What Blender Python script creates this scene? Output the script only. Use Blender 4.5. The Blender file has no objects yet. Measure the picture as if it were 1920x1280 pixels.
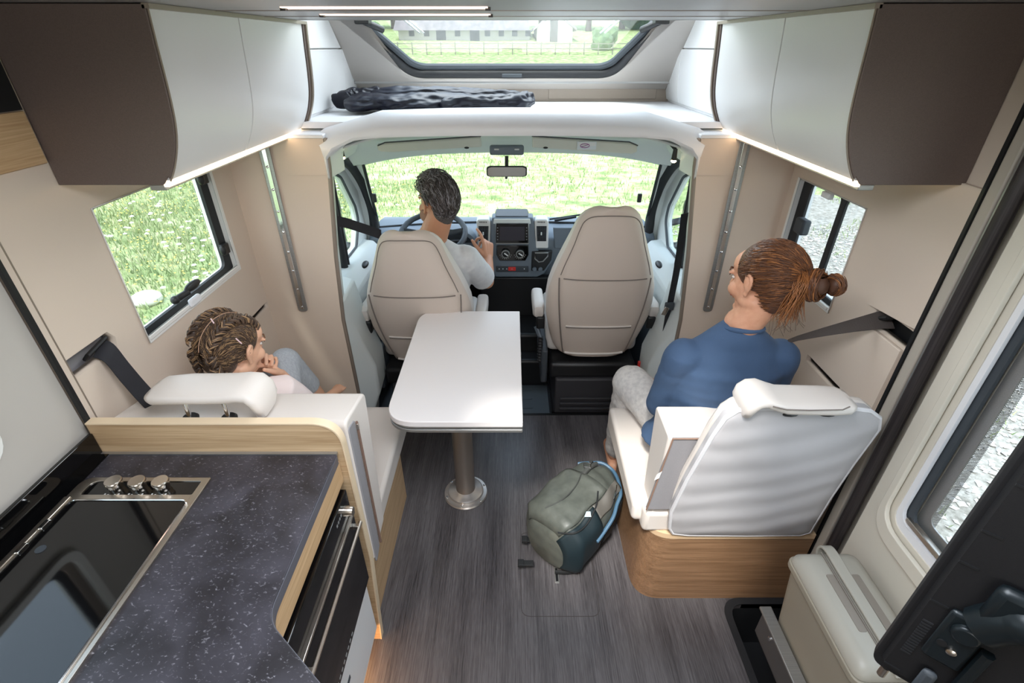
import bpy, bmesh, math, random
from mathutils import Vector, Matrix, noise
random.seed(7)
SC = bpy.context.scene
COL = SC.collection
# ------------------------------------------------------------------ camera
FPX, PITCH, CAMZ = 924.5, math.radians(30.97), 1.8
cd = bpy.data.cameras.new('camera'); cam = bpy.data.objects.new('camera', cd); COL.objects.link(cam)
cam.location = (0, 0, CAMZ); cam.rotation_euler = (math.radians(90) - PITCH, 0, 0)
cd.sensor_width = 36; cd.lens = 36 * FPX / 1920; cd.clip_start = .02; cd.clip_end = 400
SC.camera = cam
# ------------------------------------------------------------------ world, sun, exposure
w = bpy.data.worlds.new('sky'); SC.world = w; w.use_nodes = True
nt = w.node_tree; bg = nt.nodes['Background']
tc = nt.nodes.new('ShaderNodeTexCoord'); sx = nt.nodes.new('ShaderNodeSeparateXYZ'); cr = nt.nodes.new('ShaderNodeValToRGB')
nt.links.new(tc.outputs['Generated'], sx.inputs[0]); nt.links.new(sx.outputs['Z'], cr.inputs[0]); nt.links.new(cr.outputs[0], bg.inputs['Color'])
cr.color_ramp.elements[0].position = 0; cr.color_ramp.elements[0].color = (.86, .92, 1, 1)
cr.color_ramp.elements[1].position = .8; cr.color_ramp.elements[1].color = (.62, .78, 1, 1)
bg.inputs['Strength'].default_value = 1.7
sd = bpy.data.lights.new('sun', 'SUN'); sd.energy = 2.2; sd.angle = math.radians(8); sd.color = (1, .97, .9)
sun = bpy.data.objects.new('sun', sd); COL.objects.link(sun); sun.rotation_euler = (math.radians(28), math.radians(-14), 0)
def area(name, loc, rot, sx_, sy_, power, color=(1, 1, 1)):
    l = bpy.data.lights.new(name, 'AREA'); l.shape = 'RECTANGLE'; l.size = sx_; l.size_y = sy_; l.energy = power; l.color = color
    o = bpy.data.objects.new(name, l); COL.objects.link(o); o.location = loc; o.rotation_euler = rot; return o
area('overhead_fill_light', (0, .42, 1.99), (0, 0, 0), .7, .6, 9.5, (.97, .98, 1))  # added fill lamp overhead; a roof window here is made up
area('rear_fill_light', (0, -1.93, 1.35), (math.radians(78), 0, 0), 1.5, .8, 9, (1, .99, .97))  # added fill lamp behind the camera; the rear wall has no window
area('front_roof_window_daylight', (0, 2.6, 2.12), (math.radians(-35), 0, 0), 1.1, .4, 6, (.97, .98, 1))
area('right_fill_light', (1.12, -.5, 1.1), (0, math.radians(90), 0), 1.5, .7, 3, (1, .98, .95))  # added fill lamp on the right, behind the camera; no opening there
SC.view_settings.view_transform = 'Standard'; SC.view_settings.look = 'None'
SC.view_settings.gamma = 1; SC.view_settings.use_curve_mapping = False
SC.view_settings.exposure = 1.0
# ------------------------------------------------------------------ helpers
CP, SP = math.cos(PITCH), math.sin(PITCH)
def ray(x, y):
    u = (x - 960) / FPX; v = (640 - y) / FPX
    return Vector((u, CP + v * SP, -SP + v * CP))
def W(x, y, X=None, Y=None, Z=None, plane=None):
    """photograph pixel -> the point where its line of sight meets the stated wall, floor or other real plane"""
    d = ray(x, y); o = Vector((0, 0, CAMZ))
    if X is not None: t = X / d.x
    elif Y is not None: t = Y / d.y
    elif Z is not None: t = (Z - CAMZ) / d.z
    else: t = (plane[0] - o).dot(plane[1]) / d.dot(plane[1])
    return o + d * t
V = Vector
ORG = {}
def base_of(vs):
    xs = [v[0] for v in vs]; ys = [v[1] for v in vs]; zs = [v[2] for v in vs]
    return V(((min(xs) + max(xs)) / 2, (min(ys) + max(ys)) / 2, min(zs)))
def tag(o, label=None, cat=None, group=None, kind=None):
    if label: o['label'] = label
    if cat: o['category'] = cat
    if group: o['group'] = group
    if kind: o['kind'] = kind
    return o
def thing(name, label, cat, loc, group=None, kind=None):
    o = bpy.data.objects.new(name, None); COL.objects.link(o); o.location = loc; o.empty_display_size = .05
    ORG[o.name] = V(loc)
    return tag(o, label, cat, group, kind)
def obj(name, bm, m, parent=None, bevel=0, seg=2, sub=0, angle=40, smooth=True, solid=0, label=None, cat=None, group=None, kind=None, remesh=0, smoothit=0):
    if isinstance(bm, bmesh.types.BMesh):
        me = bpy.data.meshes.new(name); bm.normal_update(); bm.to_mesh(me); bm.free()
    else: me = bm
    if parent is not None: org = ORG[parent.name]
    else: org = base_of([v.co for v in me.vertices])
    me.transform(Matrix.Translation(-org))
    o = bpy.data.objects.new(name, me); COL.objects.link(o); ORG[o.name] = org
    if parent is not None: o.parent = parent
    else: o.location = org
    for mm in (m if isinstance(m, (list, tuple)) else [m]): me.materials.append(mm)
    if smooth:
        me.shade_smooth()
        if not (sub or remesh): me.set_sharp_from_angle(angle=math.radians(angle))
    if remesh:
        r = o.modifiers.new('r', 'REMESH'); r.mode = 'VOXEL'; r.voxel_size = remesh; r.use_smooth_shade = True
    if smoothit:
        s = o.modifiers.new('s', 'SMOOTH'); s.factor = .5; s.iterations = smoothit
    if solid:
        s = o.modifiers.new('t', 'SOLIDIFY'); s.thickness = solid; s.offset = 0
    if bevel:
        b = o.modifiers.new('b', 'BEVEL'); b.width = bevel; b.segments = seg; b.limit_method = 'ANGLE'; b.angle_limit = math.radians(35)
    if sub:
        s = o.modifiers.new('u', 'SUBSURF'); s.levels = sub; s.render_levels = sub
    return tag(o, label, cat, group, kind)
def dup(root, off, label=None, group=None):
    def cp(o, par):
        c = o.copy(); COL.objects.link(c); c.parent = par; ORG[c.name] = ORG[o.name] + V(off)
        for ch in [x for x in COL.objects if x.parent == o and x != c]: cp(ch, c)
        return c
    r = cp(root, None); r.location = root.location + V(off)
    if label: r['label'] = label
    if group: r['group'] = group
    return r
def B(): return bmesh.new()
def box(bm, lo, hi, M=None, mi=0):
    lo, hi = V(lo), V(hi); vs = []
    for x in (lo.x, hi.x):
        for y in (lo.y, hi.y):
            for z in (lo.z, hi.z):
                p = V((x, y, z)); vs.append(bm.verts.new(M @ p if M else p))
    for f in ((0, 1, 3, 2), (4, 6, 7, 5), (0, 4, 5, 1), (2, 3, 7, 6), (0, 2, 6, 4), (1, 5, 7, 3)):
        bm.faces.new([vs[i] for i in f]).material_index = mi
    return bm
def bx(lo, hi, M=None): return box(B(), [min(a, b) for a, b in zip(lo, hi)], [max(a, b) for a, b in zip(lo, hi)], M)
def fixn(bm):
    bmesh.ops.recalc_face_normals(bm, faces=bm.faces[:]); return bm
def prism(bm, pts, off, mi=0):
    """closed polygon of 3D points swept by vector off"""
    off = V(off); a = [bm.verts.new(V(p)) for p in pts]; b = [bm.verts.new(V(p) + off) for p in pts]; n = len(a)
    fs = [bm.faces.new(a[::-1]), bm.faces.new(b)]
    for i in range(n): fs.append(bm.faces.new((a[i], a[(i + 1) % n], b[(i + 1) % n], b[i])))
    for f in fs: f.material_index = mi
    bmesh.ops.recalc_face_normals(bm, faces=fs); return bm
def rp(pts, r, n=6):
    """round the corners of a 2D polygon; r one radius or a list"""
    out = []; N = len(pts); rs = r if isinstance(r, (list, tuple)) else [r] * N
    for i in range(N):
        p = V(pts[i]); a = V(pts[i - 1]) - p; b = V(pts[(i + 1) % N]) - p; rr = rs[i]
        if rr <= 0: out.append(p); continue
        ang = a.angle(b); d = min(rr / math.tan(ang / 2), a.length * .49, b.length * .49)
        p1 = p + a.normalized() * d; p2 = p + b.normalized() * d
        for k in range(n + 1):
            t = k / n; out.append(p1 * (1 - t) ** 2 + p * 2 * t * (1 - t) + p2 * t * t)
    return out
def plate(outer, holes, o, ax, ay, thick):
    """flat plate with holes: 2D outlines in frame (o, ax, ay), thickness on both sides of the plane shifted to +normal"""
    c = bpy.data.curves.new('c', 'CURVE'); c.dimensions = '2D'; c.fill_mode = 'BOTH'; c.extrude = abs(thick) / 2
    for ring in [outer] + list(holes):
        s = c.splines.new('POLY'); s.points.add(len(ring) - 1)
        for k, p in enumerate(ring): s.points[k].co = (p[0], p[1], 0, 1)
        s.use_cyclic_u = True
    ob = bpy.data.objects.new('c', c); COL.objects.link(ob); dg = bpy.context.evaluated_depsgraph_get(); dg.update()
    me = bpy.data.meshes.new_from_object(ob.evaluated_get(dg)); bpy.data.objects.remove(ob); bpy.data.curves.remove(c)
    ax, ay = V(ax).normalized(), V(ay).normalized(); nz = ax.cross(ay)
    M = Matrix.Translation(V(o) + nz * thick / 2) @ Matrix((ax, ay, nz)).transposed().to_4x4()
    me.transform(M); bm = B(); bm.from_mesh(me); bpy.data.meshes.remove(me); bmesh.ops.remove_doubles(bm, verts=bm.verts[:], dist=1e-5); fixn(bm); return bm
def rect(a, b, c, d): return [(a, b), (c, b), (c, d), (a, d)]
def frames(path, closed):
    n = len(path); T = []
    for i in range(n):
        if closed: t = path[(i + 1) % n] - path[i - 1]
        else: t = path[min(i + 1, n - 1)] - path[max(i - 1, 0)]
        T.append(t.normalized() if t.length > 1e-9 else V((0, 0, 1)))
    up = V((0, 0, 1)) if abs(T[0].z) < .9 else V((1, 0, 0)); out = []; u = (up - T[0] * up.dot(T[0])).normalized()
    for t in T:
        u = (u - t * u.dot(t)); u = u.normalized() if u.length > 1e-6 else t.orthogonal().normalized(); out.append((u, t.cross(u)))
    return out
def tube(bm, path, r, n=8, closed=False, cap=True, flat=1, up=None):
    """round bar along a path; r a number or one per point; flat squeezes it in the second direction"""
    path = [V(p) for p in path]; fr = frames(path, closed); R = r if isinstance(r, (list, tuple)) else [r] * len(path); rings = []
    for p, (u, v), rr, i in zip(path, fr, R, range(len(path))):
        if up is not None:
            t = u.cross(v); v = (V(up) - t * V(up).dot(t)).normalized(); u = v.cross(t)
        rings.append([bm.verts.new(p + u * rr * math.cos(2 * math.pi * k / n) + v * rr * flat * math.sin(2 * math.pi * k / n)) for k in range(n)])
    m = len(rings)
    for i in range(m if closed else m - 1):
        a, b = rings[i], rings[(i + 1) % m]
        for k in range(n): bm.faces.new((a[k], a[(k + 1) % n], b[(k + 1) % n], b[k]))
    if cap and not closed: bm.faces.new(rings[0][::-1]); bm.faces.new(rings[-1])
    return bm
def ribbon(bm, path, width_dirs, thick):
    """flat strap: path points with a half-width vector each"""
    vs = []
    for i, (p, wd) in enumerate(zip(path, width_dirs)):
        p, wd = V(p), V(wd); t = (V(path[min(i + 1, len(path) - 1)]) - V(path[max(i - 1, 0)])).normalized(); nn = t.cross(wd).normalized() * thick / 2
        vs.append([bm.verts.new(q) for q in (p - wd - nn, p + wd - nn, p + wd + nn, p - wd + nn)])
    for a, b in zip(vs, vs[1:]):
        for k in range(4): bm.faces.new((a[k], a[(k + 1) % 4], b[(k + 1) % 4], b[k]))
    bm.faces.new(vs[0][::-1]); bm.faces.new(vs[-1]); return fixn(bm)
def loft(bm, rings, closed=True, cap=True):
    R = [[bm.verts.new(V(p)) for p in r] for r in rings]; n = len(R[0])
    for a, b in zip(R, R[1:]):
        for k in range(n if closed else n - 1): bm.faces.new((a[k], a[(k + 1) % n], b[(k + 1) % n], b[k]))
    if cap and closed: bm.faces.new(R[0][::-1]); bm.faces.new(R[-1])
    return fixn(bm) if cap else bm
def cyl(bm, p0, p1, r0, r1=None, n=20):
    return tube(bm, [p0, p1], [r0, r0 if r1 is None else r1], n)
def lathe(bm, prof, o, axis=(0, 0, 1), n=28):
    axis = V(axis).normalized(); u = axis.orthogonal().normalized(); v = axis.cross(u); o = V(o); R = []
    for r, h in prof: R.append([bm.verts.new(o + axis * h + (u * math.cos(2 * math.pi * k / n) + v * math.sin(2 * math.pi * k / n)) * max(r, 1e-4)) for k in range(n)])
    for a, b in zip(R, R[1:]):
        for k in range(n): bm.faces.new((a[k], a[(k + 1) % n], b[(k + 1) % n], b[k]))
    bm.faces.new(R[0][::-1]); bm.faces.new(R[-1]); return fixn(bm)
def ell(bm, c, r, M=None, seg=16, mi=0):
    """ellipsoid"""
    mm = Matrix.Translation(V(c)) @ (M.to_4x4() if M else Matrix()) @ Matrix.Diagonal((r[0], r[1], r[2], 1))
    res = bmesh.ops.create_uvsphere(bm, u_segments=seg, v_segments=max(6, seg // 2 + 2), radius=1, matrix=mm)
    if mi:
        for v in res['verts']:
            for f in v.link_faces: f.material_index = mi
    return bm
def cap(bm, a, b, ra, rb, n=14):
    """tapered limb segment with round ends"""
    a, b = V(a), V(b); d = (b - a); L = d.length; t = d.normalized() if L > 1e-6 else V((0, 0, 1)); pts = []; rs = []
    for k in range(5): th = -math.pi / 2 + k * math.pi / 8; pts.append(a + t * ra * math.sin(th)); rs.append(max(ra * math.cos(th), 1e-4))
    for k in range(5): th = k * math.pi / 8; pts.append(b + t * rb * math.sin(th)); rs.append(max(rb * math.cos(th), 1e-4))
    return tube(bm, pts, rs, n)
def curve(pts, n=8):
    """smooth path through points"""
    pts = [V(p) for p in pts]; out = []
    for i in range(len(pts) - 1):
        p0 = pts[max(i - 1, 0)]; p1 = pts[i]; p2 = pts[i + 1]; p3 = pts[min(i + 2, len(pts) - 1)]
        for k in range(n):
            t = k / n; out.append(.5 * ((2 * p1) + (p2 - p0) * t + (2 * p0 - 5 * p1 + 4 * p2 - p3) * t * t + (3 * p1 - p0 - 3 * p2 + p3) * t ** 3))
    return out + [pts[-1]]
def rot(ax, deg): return Matrix.Rotation(math.radians(deg), 3, ax)
def about(M3, c):
    c = V(c); return Matrix.Translation(c) @ M3.to_4x4() @ Matrix.Translation(-c)
# ------------------------------------------------------------------ materials
def s2l(c): return tuple(((x / 255) / 12.92 if x / 255 <= .04045 else ((x / 255 + .055) / 1.055) ** 2.4) for x in c)
def mat(name, rgb, rough=.5, metal=0, c2=None, scale=(20, 20, 20), detail=4, bump=0, bscale=(200, 200, 200), ramp=(.35, .65), spec=.5, coat=0, emit=None, es=0, sheen=0, alpha=1):
    m = bpy.data.materials.new(name); m.use_nodes = True; n = m.node_tree.nodes; L = m.node_tree.links; p = n['Principled BSDF']
    a = s2l(rgb) + (1,); p.inputs['Base Color'].default_value = a; p.inputs['Roughness'].default_value = rough; p.inputs['Metallic'].default_value = metal
    p.inputs['Specular IOR Level'].default_value = spec; p.inputs['Coat Weight'].default_value = coat
    if sheen: p.inputs['Sheen Weight'].default_value = sheen
    t = n.new('ShaderNodeTexCoord')
    if c2:
        mp = n.new('ShaderNodeMapping'); mp.inputs['Scale'].default_value = scale; no = n.new('ShaderNodeTexNoise'); no.inputs['Scale'].default_value = 1; no.inputs['Detail'].default_value = detail
        r = n.new('ShaderNodeValToRGB'); r.color_ramp.elements[0].position = ramp[0]; r.color_ramp.elements[1].position = ramp[1]
        r.color_ramp.elements[0].color = a; r.color_ramp.elements[1].color = s2l(c2) + (1,)
        L.new(t.outputs['Object'], mp.inputs[0]); L.new(mp.outputs[0], no.inputs['Vector']); L.new(no.outputs['Fac'], r.inputs[0]); L.new(r.outputs[0], p.inputs['Base Color'])
    if bump:
        mp = n.new('ShaderNodeMapping'); mp.inputs['Scale'].default_value = bscale; no = n.new('ShaderNodeTexNoise'); no.inputs['Scale'].default_value = 1; no.inputs['Detail'].default_value = 3
        bu = n.new('ShaderNodeBump'); bu.inputs['Strength'].default_value = bump; bu.inputs['Distance'].default_value = .004
        L.new(t.outputs['Object'], mp.inputs[0]); L.new(mp.outputs[0], no.inputs['Vector']); L.new(no.outputs['Fac'], bu.inputs['Height']); L.new(bu.outputs[0], p.inputs['Normal'])
    if emit: p.inputs['Emission Color'].default_value = s2l(emit) + (1,); p.inputs['Emission Strength'].default_value = es
    return m
def glassmat(name, tint, refl=.06, dirt=0):
    m = bpy.data.materials.new(name); m.use_nodes = True; n = m.node_tree.nodes; L = m.node_tree.links; n.remove(n['Principled BSDF'])
    tr = n.new('ShaderNodeBsdfTransparent'); tr.inputs[0].default_value = (*tint, 1); gl = n.new('ShaderNodeBsdfGlossy'); gl.inputs['Roughness'].default_value = .03
    fr = n.new('ShaderNodeLayerWeight'); fr.inputs[0].default_value = .25; mu = n.new('ShaderNodeMath'); mu.operation = 'MULTIPLY'; mu.inputs[1].default_value = refl * 6
    L.new(fr.outputs['Fresnel'], mu.inputs[0])
    mx = n.new('ShaderNodeMixShader'); L.new(mu.outputs[0], mx.inputs[0]); L.new(tr.outputs[0], mx.inputs[1]); L.new(gl.outputs[0], mx.inputs[2])
    L.new(mx.outputs[0], n['Material Output'].inputs[0]); return m
def woodmat(name, a, b, axis, rough=.45):
    """oak veneer: long streaks along axis"""
    m = mat(name, a, rough); n = m.node_tree.nodes; L = m.node_tree.links; p = n['Principled BSDF']; t = n['Texture Coordinate']
    def nz(sc, long_):
        mp = n.new('ShaderNodeMapping'); s = [sc] * 3; s[axis] = long_; mp.inputs['Scale'].default_value = s
        q = n.new('ShaderNodeTexNoise'); q.inputs['Scale'].default_value = 1; q.inputs['Detail'].default_value = 5; q.inputs['Distortion'].default_value = .4
        L.new(t.outputs['Object'], mp.inputs[0]); L.new(mp.outputs[0], q.inputs['Vector']); return q.outputs['Fac']
    f1 = nz(60, 2.5); f2 = nz(260, 6); mx = n.new('ShaderNodeMath'); mx.operation = 'MULTIPLY_ADD'; mx.inputs[1].default_value = .55; L.new(f2, mx.inputs[0])
    m2 = n.new('ShaderNodeMath'); m2.operation = 'MULTIPLY'; m2.inputs[1].default_value = .5; L.new(f1, m2.inputs[0]); L.new(m2.outputs[0], mx.inputs[2])
    r = n.new('ShaderNodeValToRGB'); r.color_ramp.elements[0].position = .38; r.color_ramp.elements[1].position = .66
    r.color_ramp.elements[0].color = s2l(b) + (1,); r.color_ramp.elements[1].color = s2l(a) + (1,)
    L.new(mx.outputs[0], r.inputs[0]); L.new(r.outputs[0], p.inputs['Base Color'])
    bu = n.new('ShaderNodeBump'); bu.inputs['Strength'].default_value = .15; bu.inputs['Distance'].default_value = .002; L.new(f2, bu.inputs['Height']); L.new(bu.outputs[0], p.inputs['Normal'])
    return m
M = {}
M['beige'] = mat('beige_wall', (214, 198, 182), .7, bump=.08, bscale=(700, 700, 700))
M['beigepanel'] = mat('beige_soft_panel', (216, 198, 180), .75, bump=.08, bscale=(700, 700, 700))
M['kwall'] = mat('light_grey_wall', (188, 183, 176), .6, bump=.05, bscale=(700, 700, 700))
M['white'] = mat('white_lacquer', (228, 228, 228), .35)
M['white2'] = mat('white_plastic', (232, 232, 228), .4)
M['trimwhite'] = mat('white_satin_trim', (232, 233, 236), .4)
M['door_ivory'] = mat('ivory_plastic', (214, 208, 194), .45, bump=.05, bscale=(900, 900, 900))
M['bronze'] = mat('brown_bronze_laminate', (104, 90, 84), .45, c2=(96, 83, 77), scale=(500, 500, 500))
M['taupe'] = mat('taupe_metal', (150, 138, 126), .35, .4)
M['alu'] = mat('brushed_aluminium', (176, 176, 174), .42, .8, c2=(160, 160, 158), scale=(4, 600, 600))
M['chrome'] = mat('chrome', (225, 225, 225), .12, 1)
M['steel'] = mat('stainless_steel', (200, 192, 182), .28, 1)
M['black'] = mat('black_plastic', (22, 23, 25), .45)
M['blackgloss'] = mat('black_gloss', (8, 8, 9), .06, spec=.6)
M['rubber'] = mat('black_rubber', (28, 29, 32), .6)
M['darkgrey'] = mat('dark_grey_plastic', (58, 64, 70), .55, bump=.1, bscale=(900, 900, 900))
M['dash'] = mat('blue_grey_dashboard', (102, 112, 122), .55, bump=.1, bscale=(900, 900, 900))
M['cabfloor'] = mat('grey_rubber_mat', (96, 106, 114), .6, bump=.1, bscale=(500, 500, 500))
M['cabwhite'] = mat('pale_grey_cab_trim', (212, 218, 216), .6)
M['leather'] = mat('cream_leatherette', (218, 210, 203), .45, bump=.12, bscale=(600, 600, 600))
M['leather2'] = mat('beige_leatherette', (206, 192, 180), .5, bump=.12, bscale=(600, 600, 600))
M['greyfab'] = mat('grey_lining_cloth', (146, 144, 146), .85, c2=(138, 136, 140), scale=(800, 800, 800))
M['seam'] = mat('grey_seam', (120, 110, 104), .7)
M['greycloth'] = mat('pale_grey_cloth', (212, 211, 214), .85)
M['oakX'] = woodmat('oak_along_bus_width', (204, 176, 140), (172, 142, 106), 0)
M['oakY'] = woodmat('oak_along_bus_length', (212, 180, 140), (180, 144, 104), 1)
M['oakZ'] = woodmat('oak_upright', (206, 172, 130), (176, 138, 98), 2)
M['oakB'] = woodmat('oak_bench', (154, 120, 90), (122, 92, 66), 0)
M['glass'] = glassmat('window_glass', (.95, .98, .97), .05)
M['glass2'] = glassmat('tinted_glass', (.96, .98, .97), .05)
M['belt'] = mat('black_webbing', (34, 34, 40), .75, bump=.3, bscale=(60, 900, 900))
M['led'] = mat('warm_led', (255, 236, 210), .5, emit=(255, 226, 190), es=9)
M['led3'] = mat('ceiling_led', (255, 236, 220), .5, emit=(255, 214, 190), es=1.3)
M['led4'] = mat('plinth_led', (255, 220, 170), .5, emit=(255, 200, 140), es=22)
M['led2'] = mat('warm_led_soft', (255, 240, 220), .5, emit=(255, 222, 184), es=4)
M['red'] = mat('red_plastic', (206, 50, 44), .4)
def floor_mat():
    m = mat('grey_brown_vinyl_floor', (100, 92, 90), .30); n = m.node_tree.nodes; L = m.node_tree.links; p = n['Principled BSDF']; t = n['Texture Coordinate']
    def nz(s, d=4):
        mp = n.new('ShaderNodeMapping'); mp.inputs['Scale'].default_value = s; q = n.new('ShaderNodeTexNoise'); q.inputs['Scale'].default_value = 1; q.inputs['Detail'].default_value = d
        L.new(t.outputs['Object'], mp.inputs[0]); L.new(mp.outputs[0], q.inputs['Vector']); return q.outputs['Fac']
    a = nz((14, 1.2, 1), 5); b = nz((230, 5, 1), 3); c = nz((500, 24, 1), 2)
    def mad(x, k, y=None):
        q = n.new('ShaderNodeMath'); q.operation = 'MULTIPLY_ADD'; L.new(x, q.inputs[0]); q.inputs[1].default_value = k
        if y is None: q.inputs[2].default_value = 0
        else: L.new(y, q.inputs[2])
        return q.outputs[0]
    s = mad(a, .40, mad(b, .36, mad(c, .24)))
    r = n.new('ShaderNodeValToRGB'); r.color_ramp.elements[0].position = .34; r.color_ramp.elements[1].position = .64
    r.color_ramp.elements[0].color = s2l((44, 41, 43)) + (1,); r.color_ramp.elements[1].color = s2l((112, 108, 110)) + (1,)
    L.new(s, r.inputs[0]); L.new(r.outputs[0], p.inputs['Base Color'])
    bu = n.new('ShaderNodeBump'); bu.inputs['Strength'].default_value = .25; bu.inputs['Distance'].default_value = .001; L.new(b, bu.inputs['Height']); L.new(bu.outputs[0], p.inputs['Normal']); return m
M['floor'] = floor_mat()
def stone_mat():
    m = mat('dark_speckled_stone', (50, 48, 54), .42); n = m.node_tree.nodes; L = m.node_tree.links; p = n['Principled BSDF']; t = n['Texture Coordinate']
    def nz(s, d=4, dist=0):
        mp = n.new('ShaderNodeMapping'); mp.inputs['Scale'].default_value = s; mp.inputs['Rotation'].default_value = (0, 0, .6); q = n.new('ShaderNodeTexNoise'); q.inputs['Scale'].default_value = 1; q.inputs['Detail'].default_value = d; q.inputs['Distortion'].default_value = dist
        L.new(t.outputs['Object'], mp.inputs[0]); L.new(mp.outputs[0], q.inputs['Vector']); return q.outputs['Fac']
    a = nz((9, 9, 9), 6, .6); b = nz((120, 210, 160), 6, .8)
    r1 = n.new('ShaderNodeValToRGB'); r1.color_ramp.elements[0].position = .35; r1.color_ramp.elements[1].position = .7
    r1.color_ramp.elements[0].color = s2l((36, 34, 38)) + (1,); r1.color_ramp.elements[1].color = s2l((66, 64, 72)) + (1,)
    r2 = n.new('ShaderNodeValToRGB'); r2.color_ramp.elements[0].position = .6; r2.color_ramp.elements[1].position = .8
    r2.color_ramp.elements[0].color = (0, 0, 0, 1); r2.color_ramp.elements[1].color = (1, 1, 1, 1)
    mx = n.new('ShaderNodeMix'); mx.data_type = 'RGBA'; L.new(a, r1.inputs[0]); L.new(b, r2.inputs[0])
    L.new(r2.outputs[0], mx.inputs[0]); L.new(r1.outputs[0], mx.inputs[6]); mx.inputs[7].default_value = s2l((150, 148, 156)) + (1,); L.new(mx.outputs[2], p.inputs['Base Color']); return m
M['stone'] = stone_mat()
def meadow_mat(name, cols, sc=3):
    m = mat(name, cols[0], .9, spec=.1); n = m.node_tree.nodes; L = m.node_tree.links; p = n['Principled BSDF']; t = n['Texture Coordinate']
    q = n.new('ShaderNodeTexNoise'); q.inputs['Scale'].default_value = sc; q.inputs['Detail'].default_value = 9; q.inputs['Roughness'].default_value = .72
    L.new(t.outputs['Object'], q.inputs['Vector']); r = n.new('ShaderNodeValToRGB'); e = r.color_ramp.elements
    e[0].position = .32; e[0].color = s2l(cols[0]) + (1,); e[1].position = .68; e[1].color = s2l(cols[-1]) + (1,)
    for i, c in enumerate(cols[1:-1]): x = e.new(.32 + .36 * (i + 1) / (len(cols) - 1)); x.color = s2l(c) + (1,)
    L.new(q.outputs['Fac'], r.inputs[0]); L.new(r.outputs[0], p.inputs['Base Color']); return m
# ================================================================== the shell of the camper
XW = 1.08
def st(name, bm, m, parent=None, **k):
    return obj(name, bm, m, parent, kind=None if parent is not None else 'structure', **k)
# floor with the step well by the door
NW = [(-1.16, -2), (1.16, -2), (1.16, .42), (.80, .42)] + rp([(.80, .50), (.80, 1.09), (1.10, 1.09)], [0, .07, 0])[0:] + [(1.16, 1.09), (1.16, 2.2), (-1.16, 2.2)]
fl = st('floor', plate(NW, [], (0, 0, 0), (1, 0, 0), (0, 1, 0), -.04), M['floor'])
fh = st('floor_hatch', plate(rp(rect(.034, 1.034, .326, 1.40), .035), [rp(rect(.036, 1.036, .324, 1.398), .034)], (0, 0, .0002), (1, 0, 0), (0, 1, 0), .0006), mat('hatch_joint', (66, 60, 58), .6), fl)
st('hatch_latch', bx((.168, 1.165, .0), (.186, 1.235, .003)), M['alu'], fl, bevel=.001)
st('latch_slot', bx((.172, 1.172, .002), (.182, 1.228, .0036)), M['black'], fl)
cf = st('floor_cab', bx((-1.0, 2.2, -.14), (1.0, 3.5, -.10)), M['cabfloor'])
b = B()
for k in range(7): prism(b, [V((p[0], p[1], -.1)) for p in rp(rect(.0 + .005, 2.28 + k * .09, .13, 2.315 + k * .09), .017)], (0, 0, .003))
st('mat_rib', b, M['cabfloor'], cf)
st('sill_strip', bx((-1.0, 2.185, -.1), (1.0, 2.2, .004)), M['black'], cf)
# step well
b = B(); box(b, (.795, .42, -.30), (1.16, 1.10, -.28)); box(b, (.79, .42, -.28), (.80, 1.10, -.002)); box(b, (.79, 1.09, -.28), (1.16, 1.10, -.002)); box(b, (.79, .41, -.28), (1.16, .42, -.002))
box(b, (1.15, .40, -.3), (1.17, 1.12, .12)); sw = st('trim_1', b, M['rubber']); sw['label'] = 'black moulded step well in the floor beside the entrance door'
st('well_rim', plate(rp([(.785, .41), (1.12, .41), (1.12, 1.105), (.785, 1.105)], [0, 0, 0, .08]), [rp([(.81, .43), (1.10, .43), (1.10, 1.08), (.81, 1.08)], [0, 0, 0, .06])], (0, 0, 0), (1, 0, 0), (0, 1, 0), .004), M['rubber'], sw)
# left wall: plates in the plane X = -1.08 (frame: y, z)
def yz(outer, holes, X, th): return plate(outer, holes, (X, 0, 0), (0, 1, 0), (0, 0, 1), th)
LW = rp(rect(1.257, 1.045, 1.822, 1.442), .012)
LP = [(.998, 1.146), (1.14, 1.146), (1.158, 1.12), (1.15, 1.093), (.998, 1.093)]
wl = st('wall_left', yz(rect(.976, 0, 1.975, 1.56), [LW, LP, rect(1.80, .806, 1.955, .834)], -XW, -.03), M['beige'], smooth=False)
st('wall_panel', yz(rect(.976, 1.56, 1.975, 1.90), [], -XW, -.03), M['beige'], wl, smooth=False)
st('outer_skin', yz(rect(.90, -.1, 2.1, 1.95), [rp(rect(1.262, 1.05, 1.817, 1.437), .01)], -XW - .05, -.02), M['trimwhite'], wl, smooth=False)
st('pocket_back', bx((-1.13, .99, 1.08), (-1.125, 1.17, 1.16)), M['greyfab'], wl)
st('slit_back', bx((-1.12, 1.78, .79), (-1.115, 1.97, .85)), M['black'], wl)
st('joint_strip', bx((-1.083, .996, 0), (-1.0785, .999, 1.56)), M['taupe'], wl)
b = B(); box(b, (-1.084, .966, .0), (-1.074, .976, 1.9)); st('seam_strip', b, M['black'], wl)
# kitchen stretch of the left wall with its window
KW = rp(rect(.10, 1.06, .775, 1.46), .05)
wk = st('wall_left_kitchen', yz(rect(-2, 0, .968, 1.90), [KW], -XW - .012, -.03), M['kwall'], smooth=False)
st('outer_skin', yz(rect(-2, -.1, .9, 1.95), [rp(rect(.11, 1.07, .765, 1.45), .05)], -XW - .07, -.02), M['trimwhite'], wk, smooth=False)
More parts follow.
